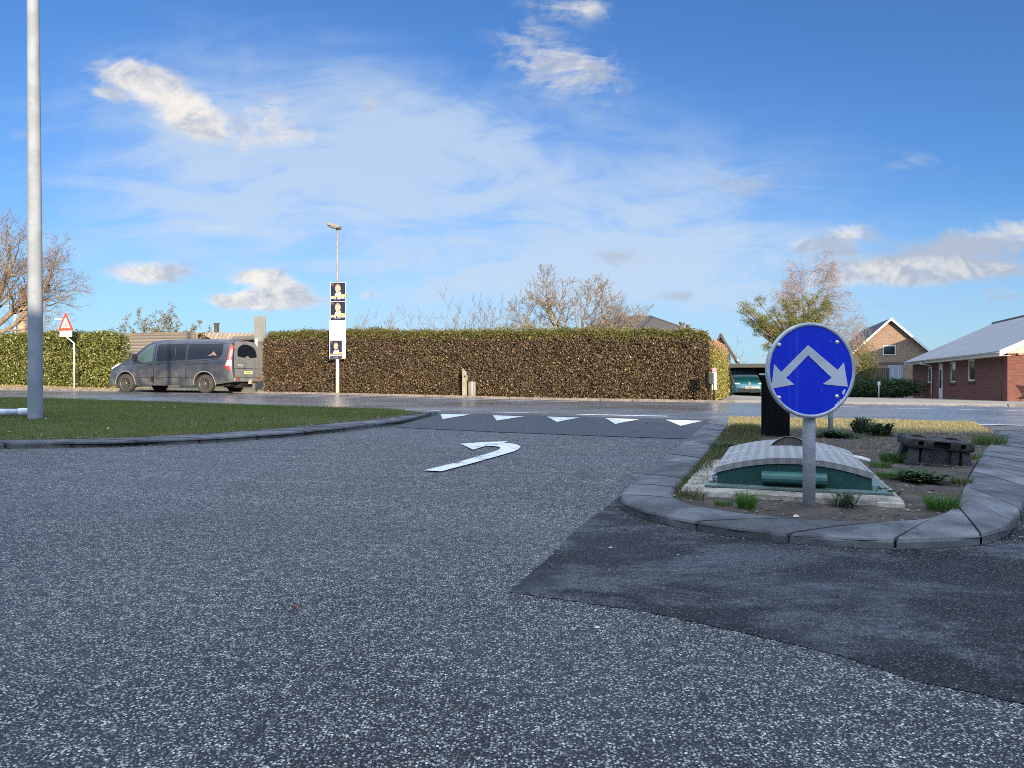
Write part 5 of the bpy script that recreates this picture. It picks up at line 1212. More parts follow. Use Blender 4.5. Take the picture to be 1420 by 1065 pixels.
def wall_open(mb, L, H0, m, th, opens, axis, at0, topf=None, outer=-1):
    """wall along a local axis with rectangular openings, built from rectangles; axis 'x' or 'y'; at0 = outer face"""
    xs = sorted(set([0, L] + [o[0] for o in opens] + [o[1] for o in opens]))
    for a, b in zip(xs[:-1], xs[1:]):
        os_ = [o for o in opens if o[0] <= a + 1e-6 and o[1] >= b - 1e-6]; segs = []
        if os_:
            o = os_[0]
            if o[2] > 0: segs.append((-.3, o[2]))
            segs.append((o[3], H0))
        else: segs.append((-.3, H0))
        for z0, z1 in segs:
            c = (a + b) / 2; w = b - a; cc = at0 - outer * th / 2
            mb.box((c, cc, (z0 + z1) / 2) if axis == 'x' else (cc, c, (z0 + z1) / 2), (w, th, z1 - z0) if axis == 'x' else (th, w, z1 - z0), m)
# ---- red brick bungalow, long wall local x=0 running along +y
al = R(17.2); q = wy(1397, 35.0); zb = gf(q.x, q.y) - .02
rb_ = thing('brick_bungalow', 'red brick bungalow with pale corrugated roof and white window frames', 'house', (q.x, q.y, zb), -al)
LL = 19.6; EH = zpix(490, 35.0) - zb; OV = .50; hwid = 5.3; GO = .55; ang = math.tan(R(25.5))
def ypos(pxx):   # local y on the long wall for a pixel column
    u = (pxx - 710) / 1000; return (u * q.y - q.x) / (math.sin(al) - u * math.cos(al))
wins = []
for (x0, x1, yt, yb, nm) in ((1286, 1293, 509, 531, 'window'), (1301, 1307, 504, 552, 'door'), (1317.5, 1325, 502, 530, 'window'), (1342, 1351.5, 497.5, 528.5, 'window')):
    a, b = ypos(x0), ypos(x1); d = q.y + (a + b) / 2 * math.cos(al); wins.append((min(a, b), max(a, b), zpix(yb, d) - zb if nm == 'window' else -.2, min(zpix(yt, d) - zb, EH - .12), nm))
mb = MB(); wall_open(mb, LL, EH, M_redb, .30, [w_[:4] for w_ in wins], 'y', 0); mb.build('side_wall', rb_)
mb = MB(); gw0, gw1 = .62, 3.2; wall_open(mb, hwid * 2 - .604, EH - .001, M_redb, .30, [(gw0, gw1, .62, EH - .10), (5.2, 7.2, .62, EH - .1)], 'x', 0)
mbm = Matrix.Translation((.302, 0, 0)); mb.v = [(v[0] + .302, v[1] + .001, v[2]) for v in mb.v]
mb.build('front_wall', rb_)
mb = MB(); mb.box((hwid * 2 - .15, LL / 2, EH / 2 - .15), (.30, LL, EH + .3), M_redb); mb.box((hwid, LL - .15, EH / 2 - .15), (hwid * 2 - .61, .30, EH + .296), M_redb); mb.build('rear_wall', rb_)
rise = (hwid + OV) * ang
mb = MB(); roof_slab(mb, (-OV, -GO, EH + .10), (-OV, LL + .4, EH + .10), (hwid, -GO, EH + .10 + rise), (hwid, LL + .4, EH + .10 + rise), .07, M_etern)
roof_slab(mb, (2 * hwid + OV, LL + .4, EH + .10), (2 * hwid + OV, -GO, EH + .10), (hwid, LL + .4, EH + .099 + rise), (hwid, -GO, EH + .099 + rise), .07, M_etern)
rf = mb.build('roof', rb_)
mb = MB(); mb.tube([(hwid, -GO, EH + .12 + rise), (hwid, LL + .4, EH + .12 + rise)], .09, mat('ridge_dark', (.06, .06, .065), .7), 8); mb.build('ridge_cap', rf)
mb = MB(); vp = 5.9; mb.box((hwid * .60, vp, EH + .16 + (hwid * .60 + OV) * ang), (.45, .30, .14), M_etern, bev=.02); mb.build('roof_vent', rf)
mb = MB(); mb.prism([(.0, EH - .0), (hwid * 2, EH), (hwid, EH + (hwid) * ang)], .015, .12, HM['cream'], 'y'); mb.build('gable_boards', rb_)
for (xa, xb) in ((-OV, hwid), (2 * hwid + OV, hwid)):
    za, zb2 = EH + .095, EH + .095 + rise; mb = MB()
    mb.add([(xa, -GO - .03, za + .03), (xb, -GO - .03, zb2 + .03), (xb, -GO - .03, zb2 - .28), (xa, -GO - .03, za - .24), (xa, -GO, za + .03), (xb, -GO, zb2 + .03), (xb, -GO, zb2 - .28), (xa, -GO, za - .24)],
           [(0, 1, 2, 3), (4, 5, 6, 7), (0, 1, 5, 4), (2, 3, 7, 6), (0, 3, 7, 4), (1, 2, 6, 5)], HM['white']); mb.build('bargeboard', rb_)
mb = MB(); mb.box((-OV + .03, LL / 2, EH - .03), (.03, LL + .9, .20), HM['white']); mb.box((-OV / 2 + .01, LL / 2, EH - .125), (OV - .05, LL + .9, .015), HM['white']); mb.build('fascia', rb_)
mb = MB(); n = 10
gp_ = [(-OV - .06 + .06 * math.cos(math.pi + math.pi * i / 8), EH + .06 + .06 * math.sin(math.pi + math.pi * i / 8)) for i in range(9)]
mb.prism(gp_ + [(x * 1.0, z + .006) for x, z in reversed(gp_)], -GO + .05, LL + .3, mat('gutter', (.42, .43, .44), .5), 'y'); mb.build('gutter', rb_)
yd = ypos(1293.5); mb = MB(); mb.tube([(-OV - .06, yd + .9, EH + .02), (-OV - .04, yd + .7, EH - .16), (-.08, yd + .1, EH - .28), (-.07, yd, EH - .40), (-.07, yd, .0)], .045, HM['white'], 8); mb.build('downpipe', rb_)
yd = ypos(1389.5); mb = MB(); mb.tube([(-.02, yd, EH - .2), (-.02, yd, 0)], .016, mat('cable', (.10, .08, .08), .6), 6); mb.build('wall_cable', rb_)
for (a, b, z0, z1, nm) in wins:
    if nm == 'door':
        mb = MB(); mb.box((.06, (a + b) / 2, (z0 + z1) / 2), (.06, b - a, z1 - z0), HM['white']); dr = mb.build('door', rb_)
        mb = MB(); mb.box((.028, (a + b) / 2 + .1, (z0 + z1) / 2 + .2), (.01, (b - a) * .45, (z1 - z0) * .5), M_gl); mb.build('door_glass', dr)
        mb = MB(); mb.tube([(.02, a + .10, 1.0), (-.03, a + .10, 1.0), (-.03, a + .2, 1.0)], .012, M_dark, 6); mb.build('door_handle', dr); continue
    fw = .09; mb = MB()
    for (yy, zz, w_, h_) in ((a + fw / 2, (z0 + z1) / 2, fw, z1 - z0), (b - fw / 2, (z0 + z1) / 2, fw, z1 - z0), ((a + b) / 2, z0 + fw / 2, b - a - 2 * fw, fw), ((a + b) / 2, z1 - fw / 2, b - a - 2 * fw, fw)): mb.box((.06, yy, zz), (.07, w_, h_), HM['white'])
    fr_ = mb.build('window', rb_); mb = MB(); mb.box((.07, (a + b) / 2, (z0 + z1) / 2), (.012, b - a - 2 * fw, z1 - z0 - 2 * fw), M_glassd); mb.build('pane', fr_)
    mb = MB(); mb.box((-.02, (a + b) / 2, z0 - .06), (.10, b - a + .3, .09), mat('sill_brick', (.10, .035, .022), .8)); mb.build('sill', fr_)
for (a, b) in ((gw0 + .302, gw1 + .302), (5.502, 7.502)):
    z0, z1 = .62, EH - .10; fw = .10; mb = MB()
    for (xx, zz, w_, h_) in ((a + fw / 2, (z0 + z1) / 2, fw, z1 - z0), (b - fw / 2, (z0 + z1) / 2, fw, z1 - z0), ((a + b) / 2, z0 + fw / 2, b - a - 2 * fw, fw), ((a + b) / 2, z1 - fw / 2, b - a - 2 * fw, fw), ((a + b) / 2, (z0 + z1) / 2, .06, z1 - z0 - 2 * fw)): mb.box((xx, .06, zz), (w_, .07, h_), HM['white'])
    fr_ = mb.build('window', rb_); mb = MB(); mb.box(((a + b) / 2, .075, (z0 + z1) / 2), (b - a - 2 * fw, .012, z1 - z0 - 2 * fw), M_glassd); mb.build('pane', fr_)
    mb = MB(); mb.box(((a + b) / 2, -.03, z0 - .06), (b - a + .3, .12, .09), MATS['sill_brick']); mb.build('sill', fr_)
mb = MB(); mb.box((hwid, LL / 2, .02), (hwid * 2 - .7, LL - .7, .02), M_dark); mb.build('inner_floor', rb_)
mb = MB(); mb.box((.52, -.06, EH - .05), (.22, .10, .10), mat('wall_lamp', (.25, .17, .10), .6), bev=.02); mb.build('wall_lamp', rb_)
# white garden chair seen at the gable window
c0 = Matrix.Rotation(-al, 3, 'Z') @ Vector((1.35, -.75, 0)) + Vector((q.x, q.y, 0))
gc = thing('garden_chair', 'folded white garden chair leaning before the bungalow window', 'chair', (c0.x, c0.y, gf(c0.x, c0.y) + .02), R(-30))
M_ch = mat('chair_white', (.66, .65, .62), .5)
for sx in (-.24, .24):
    mb = MB(); mb.tube([(sx, .30, 0), (sx, -.25, 1.05)], .018, M_ch, 6); mb.build('frame_tube', gc)
    mb = MB(); mb.tube([(sx, -.28, 0), (sx, .18, .62)], .018, M_ch, 6); mb.build('leg', gc)
mb = MB()
for k in range(6): mb.box((0, -.02 - .045 * k, .62 + .08 * k), (.46, .02, .05), M_ch)
mb.build('backrest', gc)
mb = MB(); mb.box((0, -.05, .42), (.46, .40, .03), M_ch); mb.build('seat', gc)

# ---- yellow brick gable house
al2 = R(17.5); AY = 70.0; ax_ = .5245 * AY; zg2 = gf(ax_, AY)
gh = thing('gable_house', 'tall yellow brick gable house with dark roof and one small window', 'house', (ax_, AY, zg2), -al2)
AZ = zpix(441.5, AY) - zg2; HWd = 3.75; sl = .96; M_slate = mat('dark_slate', (.020, .021, .024), .6, (.035, .036, .038), 2); LG = 17
def gz(x): return AZ - abs(x) * sl
mb = MB(); mb.prism([(-HWd + .4, -.5), (HWd - .4, -.5), (HWd - .4, gz(HWd - .4) - .10), (0, AZ - .10), (-HWd + .4, gz(HWd - .4) - .10)], 0, .3, M_yelb, 'y')
mb.build('gable_wall', gh)
mb = MB(); mb.box((-HWd + .55, LG / 2 + .3, gz(HWd - .4) / 2 - .3), (.3, LG - .6, gz(HWd - .4) + .35), M_yelb); mb.box((HWd - .55, LG / 2 + .3, gz(HWd - .4) / 2 - .3), (.3, LG - .6, gz(HWd - .4) + .35), M_yelb)
mb.build('side_wall', gh)
mb = MB()
for sd in (-1, 1): roof_slab(mb, (sd * (HWd + .1), -.45, gz(HWd + .1)), (sd * (HWd + .1), LG, gz(HWd + .1)), (0, -.45, AZ + .001 * sd), (0, LG, AZ + .001 * sd), .14, M_slate)
r_ = mb.build('roof', gh)
for sd in (-1, 1):
    mb = MB(); a_ = [(0, -.47, AZ + .04), (sd * (HWd + .15), -.47, gz(HWd + .15) + .04), (sd * (HWd + .15), -.47, gz(HWd + .15) - .22), (0, -.47, AZ - .22)]
    mb.add(a_ + [(x, -.44, z) for x, _, z in a_], [(0, 1, 2, 3), (4, 5, 6, 7), (0, 1, 5, 4), (2, 3, 7, 6), (1, 2, 6, 5)], HM['white']); mb.build('bargeboard', r_)
mb = MB(); mb.box((-2.0, 5.2, gz(2.0) + .03), (.9, .9, .08), mat('skylight', (.16, .18, .21), .15), Matrix.Identity(4)); mb.v = [(v[0], v[1], gz(v[0]) + (.05 if v[2] > gz(2) + .03 else -.02)) for v in mb.v]; mb.build('roof_window', r_)
k2 = AY / 1000; wx0, wx1 = (1225.3 - 1234.5) * k2 * 1.03, (1241 - 1234.5) * k2 * 1.03; wz0, wz1 = zpix(492.5, AY) - zg2, zpix(479, AY) - zg2
mb = MB(); mb.box(((wx0 + wx1) / 2, -.02, (wz0 + wz1) / 2), (wx1 - wx0, .05, wz1 - wz0), HM['white']); fr_ = mb.build('window', gh)
mb = MB(); mb.box(((wx0 + wx1) / 2, -.05, (wz0 + wz1) / 2), (wx1 - wx0 - .16, .02, wz1 - wz0 - .16), M_glassd); mb.build('pane', fr_)
mb = MB(); mb.box(((1231 + 1250) / 2 * k2 - 1234.5 * k2, -.03, (zpix(506, AY) + zpix(540, AY)) / 2 - zg2), (19 * k2, .06, 34 * k2), wave_mat('door_blue_boards', (.24, .30, .36), (.12, .15, .19), 0, .16, .6, .5)); mb.build('garage_door', gh)
mb = MB(); mb.box((.2, -.03, zpix(504, AY) - zg2), (2.4, .05, .25), mat('lintel', (.08, .06, .05), .8)); mb.build('lintel', gh)
# dark board fence in front of it
fa, fb_ = wy(1176, 61), wy(1231, 60)
bf = thing('board_fence', 'dark weathered upright board fence before the yellow brick gable', 'fence', (fa.x, fa.y, fa.z), math.atan2(fb_.y - fa.y, fb_.x - fa.x))
FL = (Vector(fb_[:2]) - Vector(fa[:2])).length; mb = MB(); x = 0
while x < FL: mb.box((x + .07, 0, 1.15 + random.uniform(-.03, .03)), (.13, .03, 2.5), mat('old_boards', (.035, .032, .024), .9, (.06, .055, .04), 6)); x += .15
mb.build('boards', bf)
for k in range(3):
    mb = MB(); mb.box((FL * k / 2, .07, 1.1), (.1, .1, 2.5), M_bark); mb.build('post', bf)
# clipped juniper in front
q = wy(1216, 50)
bush('juniper', 'low spreading dark green juniper left of the bungalow', 'shrub', (q.x, q.y, q.z - .1), (3.6, 1.6, 1.35), 26000, .13, [(.025, .06, .018), (.05, .09, .03), (.014, .03, .012)], [3, 2, 3], lobes=26, up=.4)
q = wy(1197, 53)
bush('yellow_shrub', 'yellow green shrub catching the sun left of the brick gable', 'shrub', (q.x, q.y, q.z - .1), (1.4, 1.2, 3.9), 14000, .09, [(.19, .18, .05), (.11, .12, .035), (.05, .06, .022)], [3, 3, 2], lobes=9)
q = wy(1187.5, 60)
bush('reddish_shrub', 'leafless reddish shrub at the left corner of the dark board fence', 'shrub', (q.x, q.y, q.z - .1), (1.6, 1.0, 4.9), 2600, .10, [(.20, .10, .06), (.12, .07, .05)], [3, 3], lobes=9)
# white marker post
q = wy(1199, 49); wk = thing('white_marker', 'small white marker post before the dark juniper', 'marker post', q)
mb = MB(); mb.box((0, -1.9, .95), (.16, .10, .26), HM['white'], bev=.02); mb.build('head', wk); mb = MB(); mb.tube([(0, -1.9, -.1), (0, -1.9, .9)], .03, HM['white'], 8); mb.build('stake', wk)
# house added out of the frame so that its shadow lies on the gable
nx, ny = 44.8, 50.0
nh = thing('added_shade_house', 'unseen brick house added beyond the right edge to shade the yellow gable', 'house', (nx, ny, gf(nx, ny)), -al2)
HN = 10.1; mb = MB(); mb.prism([(-4.2, -.5), (4.2, -.5), (4.2, HN - 1.5), (0, HN), (-4.2, HN - 1.5)], 0, 9, M_yelb, 'y'); mb.build('wall', nh)
mb = MB()
for sd in (-1, 1): roof_slab(mb, (sd * 4.6, -.4, HN - 1.62), (sd * 4.6, 9.4, HN - 1.62), (0, -.4, HN + .12), (0, 9.4, HN + .12 + .001 * sd), .1, M_slate)
mb.build('roof', nh)

# ---- carport
q = wy(1005.5, 41.0); cpz = gf(wy(1039, 42).x, 42); wid = 97 * .0415
cp = thing('carport', 'dark flat roofed carport with the teal car inside', 'carport', (q.x, q.y, cpz), -R(9))
M_cpd = mat('carport_black', (.012, .012, .013), .7, (.022, .022, .022), 4); M_cpf = wave_mat('carport_boards', (.06, .06, .062), (.02, .02, .02), 0, .12, .7, .5)
rz0 = zpix(509.5, 41) - cpz; mb = MB(); mb.box((wid / 2, .0, rz0 + .10), (wid, .05, .22), mat('carport_fascia', (.020, .021, .022), .7)); mb.build('fascia', cp)
mb = MB(); mb.add([(-.02, .03, rz0 + .16), (wid, .03, rz0 + .16), (wid, 7, rz0 + .30), (-.02, 7, rz0 + .30), (-.02, .03, rz0 + .20), (wid, .03, rz0 + .20), (wid, 7, rz0 + .36), (-.02, 7, rz0 + .36)], [(0, 1, 2, 3), (4, 5, 6, 7), (0, 1, 5, 4), (1, 2, 6, 5), (2, 3, 7, 6), (3, 0, 4, 7)], mat('carport_roof', (.20, .23, .22), .6)); mb.build('roof', cp)
mb = MB(); mb.box((wid / 2, 6.6, rz0 / 2 + .1), (wid - .3, .1, rz0 + .4), M_cpf); mb.build('back_wall', cp)
mb = MB(); mb.box((wid - .1, 3.4, rz0 / 2 + .1), (.1, 6.2, rz0 + .3), M_cpf); mb.build('side_wall', cp)
for xx in (.06, wid - .1):
    mb = MB(); mb.box((xx, .25, rz0 / 2), (.11, .11, rz0), M_cpd); mb.build('post', cp)
# light house wall and roof verge left of the carport
q = wy(1012.5, 44); hz_ = gf(q.x, q.y)
nb = thing('hipped_house', 'house with a dark brown hipped roof behind the brown hedge', 'house', (q.x, q.y, hz_), -TH)
M_tile = wave_mat('roof_tile_dark', (.085, .070, .060), (.035, .03, .028), 2, .16, .8, .8, dirt=(.05, .045, .04), dscale=1.5); M_ren = mat('render_cream', (.42, .36, .26), .85, (.36, .30, .21), 3, .2)
ev = zpix(498, 44) - hz_; pk = zpix(462, 44) - hz_; run = 22 * .044
mb = MB(); mb.prism([(-1.4, -.4), (0, -.4), (0, ev + .3), (-.55, ev + 1.25), (-1.4, ev - .1)], .0, .3, M_ren, 'y'); mb.box((-.15, 5.1, .8), (.3, 9.6, 2.2), M_ren); mb.build('wall', nb)
# near wing with sloping verge
mb = MB(); sl3 = (pk - ev) / run
roof_slab(mb, (.35, -.5, ev), (.35, 9, ev), (-.55, -.5, ev + 1.55), (-.55, 9, ev + 1.55), .12, M_tile)
roof_slab(mb, (-1.5, -.5, ev), (-1.5, 9, ev), (-.55, -.5, ev + 1.549), (-.55, 9, ev + 1.549), .12, M_tile); mb.build('wing_roof', nb)
mb = MB(); a_ = [(.40, -.53, ev + .03), (-.55, -.53, ev + 1.58), (-.55, -.53, ev + 1.38), (.40, -.53, ev - .17)]; mb.add(a_ + [(x, -.50, z) for x, _, z in a_], [(0, 1, 2, 3), (4, 5, 6, 7), (0, 1, 5, 4), (2, 3, 7, 6), (0, 3, 7, 4)], mat('verge_dark', (.06, .05, .045), .7)); mb.build('bargeboard', nb)
mb = MB(); mb.tube([(.42, -.4, ev - .06), (.42, 9, ev - .06)], .06, HM['white'], 8); mb.build('gutter', nb)
# main hipped part further back
q5 = wy(888, 52); M5 = nb.matrix_basis
hb_ = thing('pyramid_roof_house', 'house whose dark hipped roof peaks above the hedge right of the bare tree', 'house', (q5.x, q5.y, gf(q5.x, q5.y)), -TH)
h5 = zpix(438.5, 57) - gf(q5.x, q5.y); e5 = h5 - 2.0; hx5, hy5 = 5.0, 5.0
mb = MB(); mb.box((-1.5, 5, e5 / 2 - .2), (9.0, 8.6, e5 + .3), M_ren); mb.build('wall', hb_)
mb = MB(); E_ = [(-hx5 - 2.2, 0, e5), (hx5 - .2, 0, e5), (hx5 - .2, 10, e5), (-hx5 - 2.2, 10, e5)]; R1, R2 = (-2.6, 5, h5 - .02), (0, 5, h5)
mb.add(E_ + [R1, R2], [(0, 1, 5, 4), (1, 2, 5), (2, 3, 4, 5), (3, 0, 4), (0, 1, 2, 3)], M_tile); r5 = mb.build('roof', hb_)
mb = MB(); mb.tube([E_[1], R2], .07, mat('ridge_tile', (.13, .11, .10), .8), 6); mb.tube([R1, R2], .07, MATS['ridge_tile'], 6); mb.build('ridge_tiles', r5)
mb = MB(); mb.add([(-1.6, .9, e5 + .36), (-.4, .9, e5 + .36), (.3, 4.7, h5 - .05), (.2, 4.7, h5 - .05)], [(0, 1, 2, 3)], M_slate); mb.v = [(a, b - .05, c + .04) for a, b, c in mb.v]; mb.build('valley', r5)
for (xx, hh, ww) in ((2.55, .62, .17), (3.0, .42, .13)):
    mb = MB(); mb.lathe([(ww, -.5), (ww, hh * .75), (ww * 1.25, hh * .78), (ww * 1.25, hh), (0, hh)], mat('vent_pipe', (.10, .12, .11), .6), 14, 'z', (xx, 4.4, h5 - 1.20)); mb.build('vent_pipe', r5)

# ---- grey wall and low buildings behind the van
fa, fb_ = wy(168, 34.5), wy(271, 33.4); FL = (Vector(fb_[:2]) - Vector(fa[:2])).length
gw = thing('grey_board_fence', 'long weathered grey board fence behind the van', 'fence', (fa.x, fa.y, fa.z), math.atan2(fb_.y - fa.y, fb_.x - fa.x))
M_gb = wave_mat('grey_boards', (.20, .18, .155), (.07, .06, .055), 2, .15, .85, .8, dirt=(.13, .115, .10)); ht = zpix(463.5, 34.5) - fa.z
mb = MB(); mb.box((FL / 2, 0, ht / 2), (FL, .04, ht), M_gb); mb.build('boards', gw)
for k in range(6):
    mb = MB(); mb.box((FL * k / 5, .07, ht / 2 - .02), (.1, .1, ht), M_bark); mb.build('post', gw)
mb = MB(); mb.box((FL / 2, 0, ht + .03), (FL, .10, .04), mat('fence_cap', (.17, .13, .09), .8)); mb.build('cap_rail', gw)
q = wy(291, 42); hz_ = q.z; kk = .042
lg = thing('tiled_lean_to', 'low house with a sunlit tiled roof, small dark gable and dark chimney', 'house', (q.x, q.y, q.z), -R(12))
ap_z = zpix(460.5, 42) - hz_; ez = zpix(472, 42) - hz_; M_rt = wave_mat('pale_roof_tiles', (.24, .20, .15), (.10, .085, .07), 0, .20, .85, .8, dirt=(.22, .18, .13), dscale=2)
xa = (275.5 - 291) * kk
mb = MB(); mb.prism([(xa - .7, -.3), (xa + .9, -.3), (xa + .9, ez - .1), (xa + .05, ap_z - .12), (xa - .7, ez - .1)], .2, .4, mat('gable_dark', (.05, .035, .03), .8), 'y'); mb.build('gable_wall', lg)
mb = MB(); roof_slab(mb, (xa + .9, 0, ez), (xa + 3.2, 0, ez), (xa, .0, ap_z), (xa + 3.2, 1.6, ap_z), .08, M_rt); roof_slab(mb, (xa - 1.0, 0, ez - .05), (xa - .9, 1.8, ez - .05), (xa, .0, ap_z), (xa, 1.8, ap_z), .08, mat('verge_red', (.20, .10, .06), .8)); mb.build('roof', lg)
mb = MB(); mb.box((1.9, 1.0, 1.1), (3.6, 1.4, 2.2), M_gb); mb.build('wall', lg)
mb = MB(); mb.box((.03, .6, (zpix(448, 42) + zpix(470, 42)) / 2 - hz_), (.20, .2, 22 * kk), mat('chimney_dark', (.045, .035, .03), .8, (.08, .06, .05), 9)); ch_ = mb.build('chimney', lg)
mb = MB(); mb.box((.03, .6, zpix(448, 42) - hz_ + .02), (.26, .26, .06), MATS['chimney_dark']); mb.build('chimney_cap', ch_)
fa, fb_ = wy(322, 40), wy(402, 37.5); FL = (Vector(fb_[:2]) - Vector(fa[:2])).length
sd_ = thing('grey_shed', 'long low shed with dark grey roofing between the van and the brown hedge', 'shed', (fa.x, fa.y, fa.z), math.atan2(fb_.y - fa.y, fb_.x - fa.x))
h1_ = zpix(463, 40) - fa.z; mb = MB(); mb.box((FL / 2, 1.5, h1_ / 2 - .2), (FL, 3, h1_ + .1), mat('shed_wall', (.14, .13, .12), .8)); mb.build('wall', sd_)
mb = MB(); roof_slab(mb, (-.2, -.3, h1_ - .35), (FL + .3, -.3, h1_ - .30), (-.2, 2.6, h1_ + .12), (FL + .3, 2.6, h1_ + .05), .08, mat('shed_roof', (.07, .075, .08), .6, (.10, .105, .11), 3)); mb.build('roof', sd_)

# ================================================================== TREES
M_bk1 = mat('bark_sunny', (.235, .205, .145), .9, (.155, .13, .095), 9, .3, 30); M_tw1 = mat('twig_brown', (.13, .108, .088), .9, (.20, .17, .13), 3)
M_tw2 = mat('twig_red', (.17, .11, .085), .9, (.23, .16, .12), 3); M_bir = mat('birch_bark', (.36, .34, .30), .8, (.10, .08, .065), 7, .2, 30, sat=(.42, .6)); M_tw3 = mat('birch_twig', (.19, .135, .115), .9, (.26, .195, .17), 2)
def grow(p0, d0, length, r0, levels, kids, spread, trop, wob, lr=.68, seed=1, rr=.62, segs=5, first=0.35, flat=None, taper=.35, minr=.006):
    """returns list of (level, points, radii)"""
    rn_ = random.Random(seed); out = []
    def rec(p, d, L, r, lv):
        pts = [p.copy()]; rs = [r]; n = segs if lv < levels else 3; cur = d.normalized(); q = p.copy()
        for i in range(n):
            tvec = Vector((0, 0, trop[min(lv, len(trop) - 1)]))
            cur = (cur + tvec / n + Vector((rn_.gauss(0, wob), rn_.gauss(0, wob), rn_.gauss(0, wob)))).normalized()
            q = q + cur * (L / n); pts.append(q.copy()); rs.append(max(minr * .6, r * (1 - (1 - taper) * (i + 1) / n)))
        out.append((lv, pts, rs))
        if lv >= levels: return
        k = kids[min(lv, len(kids) - 1)]; az = rn_.uniform(0, 6.28)
        for j in range(k):
            f = first + (1 - first) * (j + rn_.random() * .8) / k if lv else first + (1 - first) * (j + .5) / k
            x = min(.999, f) * n; i = int(x); fr = x - i; bp = pts[i].lerp(pts[i + 1], fr); bd = (pts[i + 1] - pts[i]).normalized(); br = rs[i] * (1 - fr) + rs[i + 1] * fr
            az += 2.4 + rn_.gauss(0, .4); o = bd.orthogonal().normalized(); o = Matrix.Rotation(az, 3, bd) @ o
            a = R(spread[min(lv, len(spread) - 1)]) * rn_.uniform(.7, 1.25); nd = bd * math.cos(a) + o * math.sin(a)
            if flat: nd.y *= flat
            rec(bp, nd, L * lr * rn_.uniform(.75, 1.2) * (1.1 - .35 * f), max(minr, br * rr), lv + 1)
    rec(Vector(p0), Vector(d0), length, r0, 0); return out
def tree_parts(t, segs_, split, mt, mc, nt_=8, nc=4):
    mb = MB(); mc_ = MB()
    for lv, pts, rs in segs_:
        if lv <= split: mb.tube(pts, rs, mt, nt_, False, True)
        else: mc_.tube(pts, rs, mc, 3 if lv > split + 1 else nc, False, False)
    mb.build('trunk', t, fix=False); mc_.build('crown', t, fix=False)
# the broad bare tree behind the brown hedge
YB = 31.5; q = wy(792, YB)
t = thing('bare_tree', 'wide spreading bare tree with pale sunlit branches above the brown hedge', 'tree', q)
S_ = []
for i, (dx_, dz_, L, sd) in enumerate([(-1.0, .85, 2.7, 3), (-.55, 1.2, 2.9, 4), (-.12, 1.3, 2.8, 5), (.30, 1.3, 2.9, 6), (.75, 1.05, 2.9, 7), (1.25, .80, 2.8, 8), (-1.35, .62, 2.2, 19), (.5, .7, 2.4, 21), (.95, .50, 2.6, 23)]):
    S_ += [(l + 1, p, r) for l, p, r in grow((dx_ * .25, random.uniform(-.2, .2), 1.45), (dx_, random.uniform(-.4, .4), dz_), L * 1.03, .085, 4, [7, 6, 5, 3], [38, 42, 40, 38], [.10, .12, .15], .10, .52, sd, .6, 5, .25, .8, minr=.009)]
S_.append((0, [Vector((0, 0, -.1)), Vector((0, 0, .8)), Vector((0, 0, 1.55))], [.22, .17, .15]))
tree_parts(t, S_, 2, M_bk1, M_tw1)
# young trees / bushes above the hedge
def stems(name, label, pxx, Y, n, h, wspread, seed, mt, mc, levels=3, kids=(5, 4, 3), rad=.035, zb=.2, cat='tree', lr=.5, spread=(30, 34, 34), group=None):
    q = wy(pxx, Y); t = thing(name, label, cat, q, 0, group); S_ = []; rn_ = random.Random(seed)
    for i in range(n):
        f = -1 + 2 * (i + .5) / n; S_ += grow((f * wspread * .4, rn_.uniform(-.3, .3), zb), (f * .55 + rn_.gauss(0, .1), rn_.gauss(0, .2), 1), h * rn_.uniform(.55, .95), rad, levels, list(kids), list(spread), [.1, .2, .2], .07, lr, seed * 31 + i, .55, 5, .3, minr=.007)
    tree_parts(t, S_, 0, mt, mc, 6); return t
stems('bare_bush', 'bare bush with fine upright twigs left of the wide bare tree', 634, 30.5, 10, 3.3, .8, 5, M_bk1, M_tw1)
stems('bare_bush', 'smaller bare bush between the fine bush and the wide bare tree', 667, 30.8, 9, 3.35, .9, 9, M_bk1, M_tw1)
stems('bare_bush', 'reddish bare bush top showing right of the poster lamp post', 538, 32, 9, 2.9, 1.3, 12, M_tw2, M_tw2)
stems('bare_bush', 'faint reddish bare shrub close to the right side of the posters', 503, 33, 9, 2.8, 1.4, 13, M_tw2, M_tw2)
# big bare tree at the left edge
q = wy(-30, 40)
t = thing('big_bare_tree', 'big bare tree with dense fine twigs behind the green hedge at the left edge', 'tree', q)
S_ = [(0, [Vector((0, 0, -.1)), Vector((.1, 0, 1.8)), Vector((.25, 0, 2.9))], [.34, .27, .24])]
for i, (dx_, dy_, dz_, L, sd) in enumerate([(1.0, .2, .9, 4.9, 41), (.75, -.3, 1.5, 5.0, 42), (.35, .3, 1.9, 5.2, 43), (-.3, -.2, 1.9, 5.0, 44), (-1.0, .2, 1.2, 5.0, 45), (1.3, .0, .55, 4.4, 46), (.2, -.5, 1.2, 4.6, 47), (.9, .4, 1.1, 4.4, 49)]):
    S_ += [(l + 1, p, r) for l, p, r in grow((.2, 0, 2.5), (dx_, dy_, dz_), L * 1.05, .15, 4, [7, 6, 5, 3], [36, 38, 38, 36], [.10, .10, .06, .04], .08, .55, sd, .55, 6, .25, minr=.009)]
tree_parts(t, S_, 2, mat('bark_left', (.21, .18, .135), .9, (.15, .12, .085), 5, .3), mat('twig_left', (.15, .11, .085), .9, (.20, .15, .115), 2))
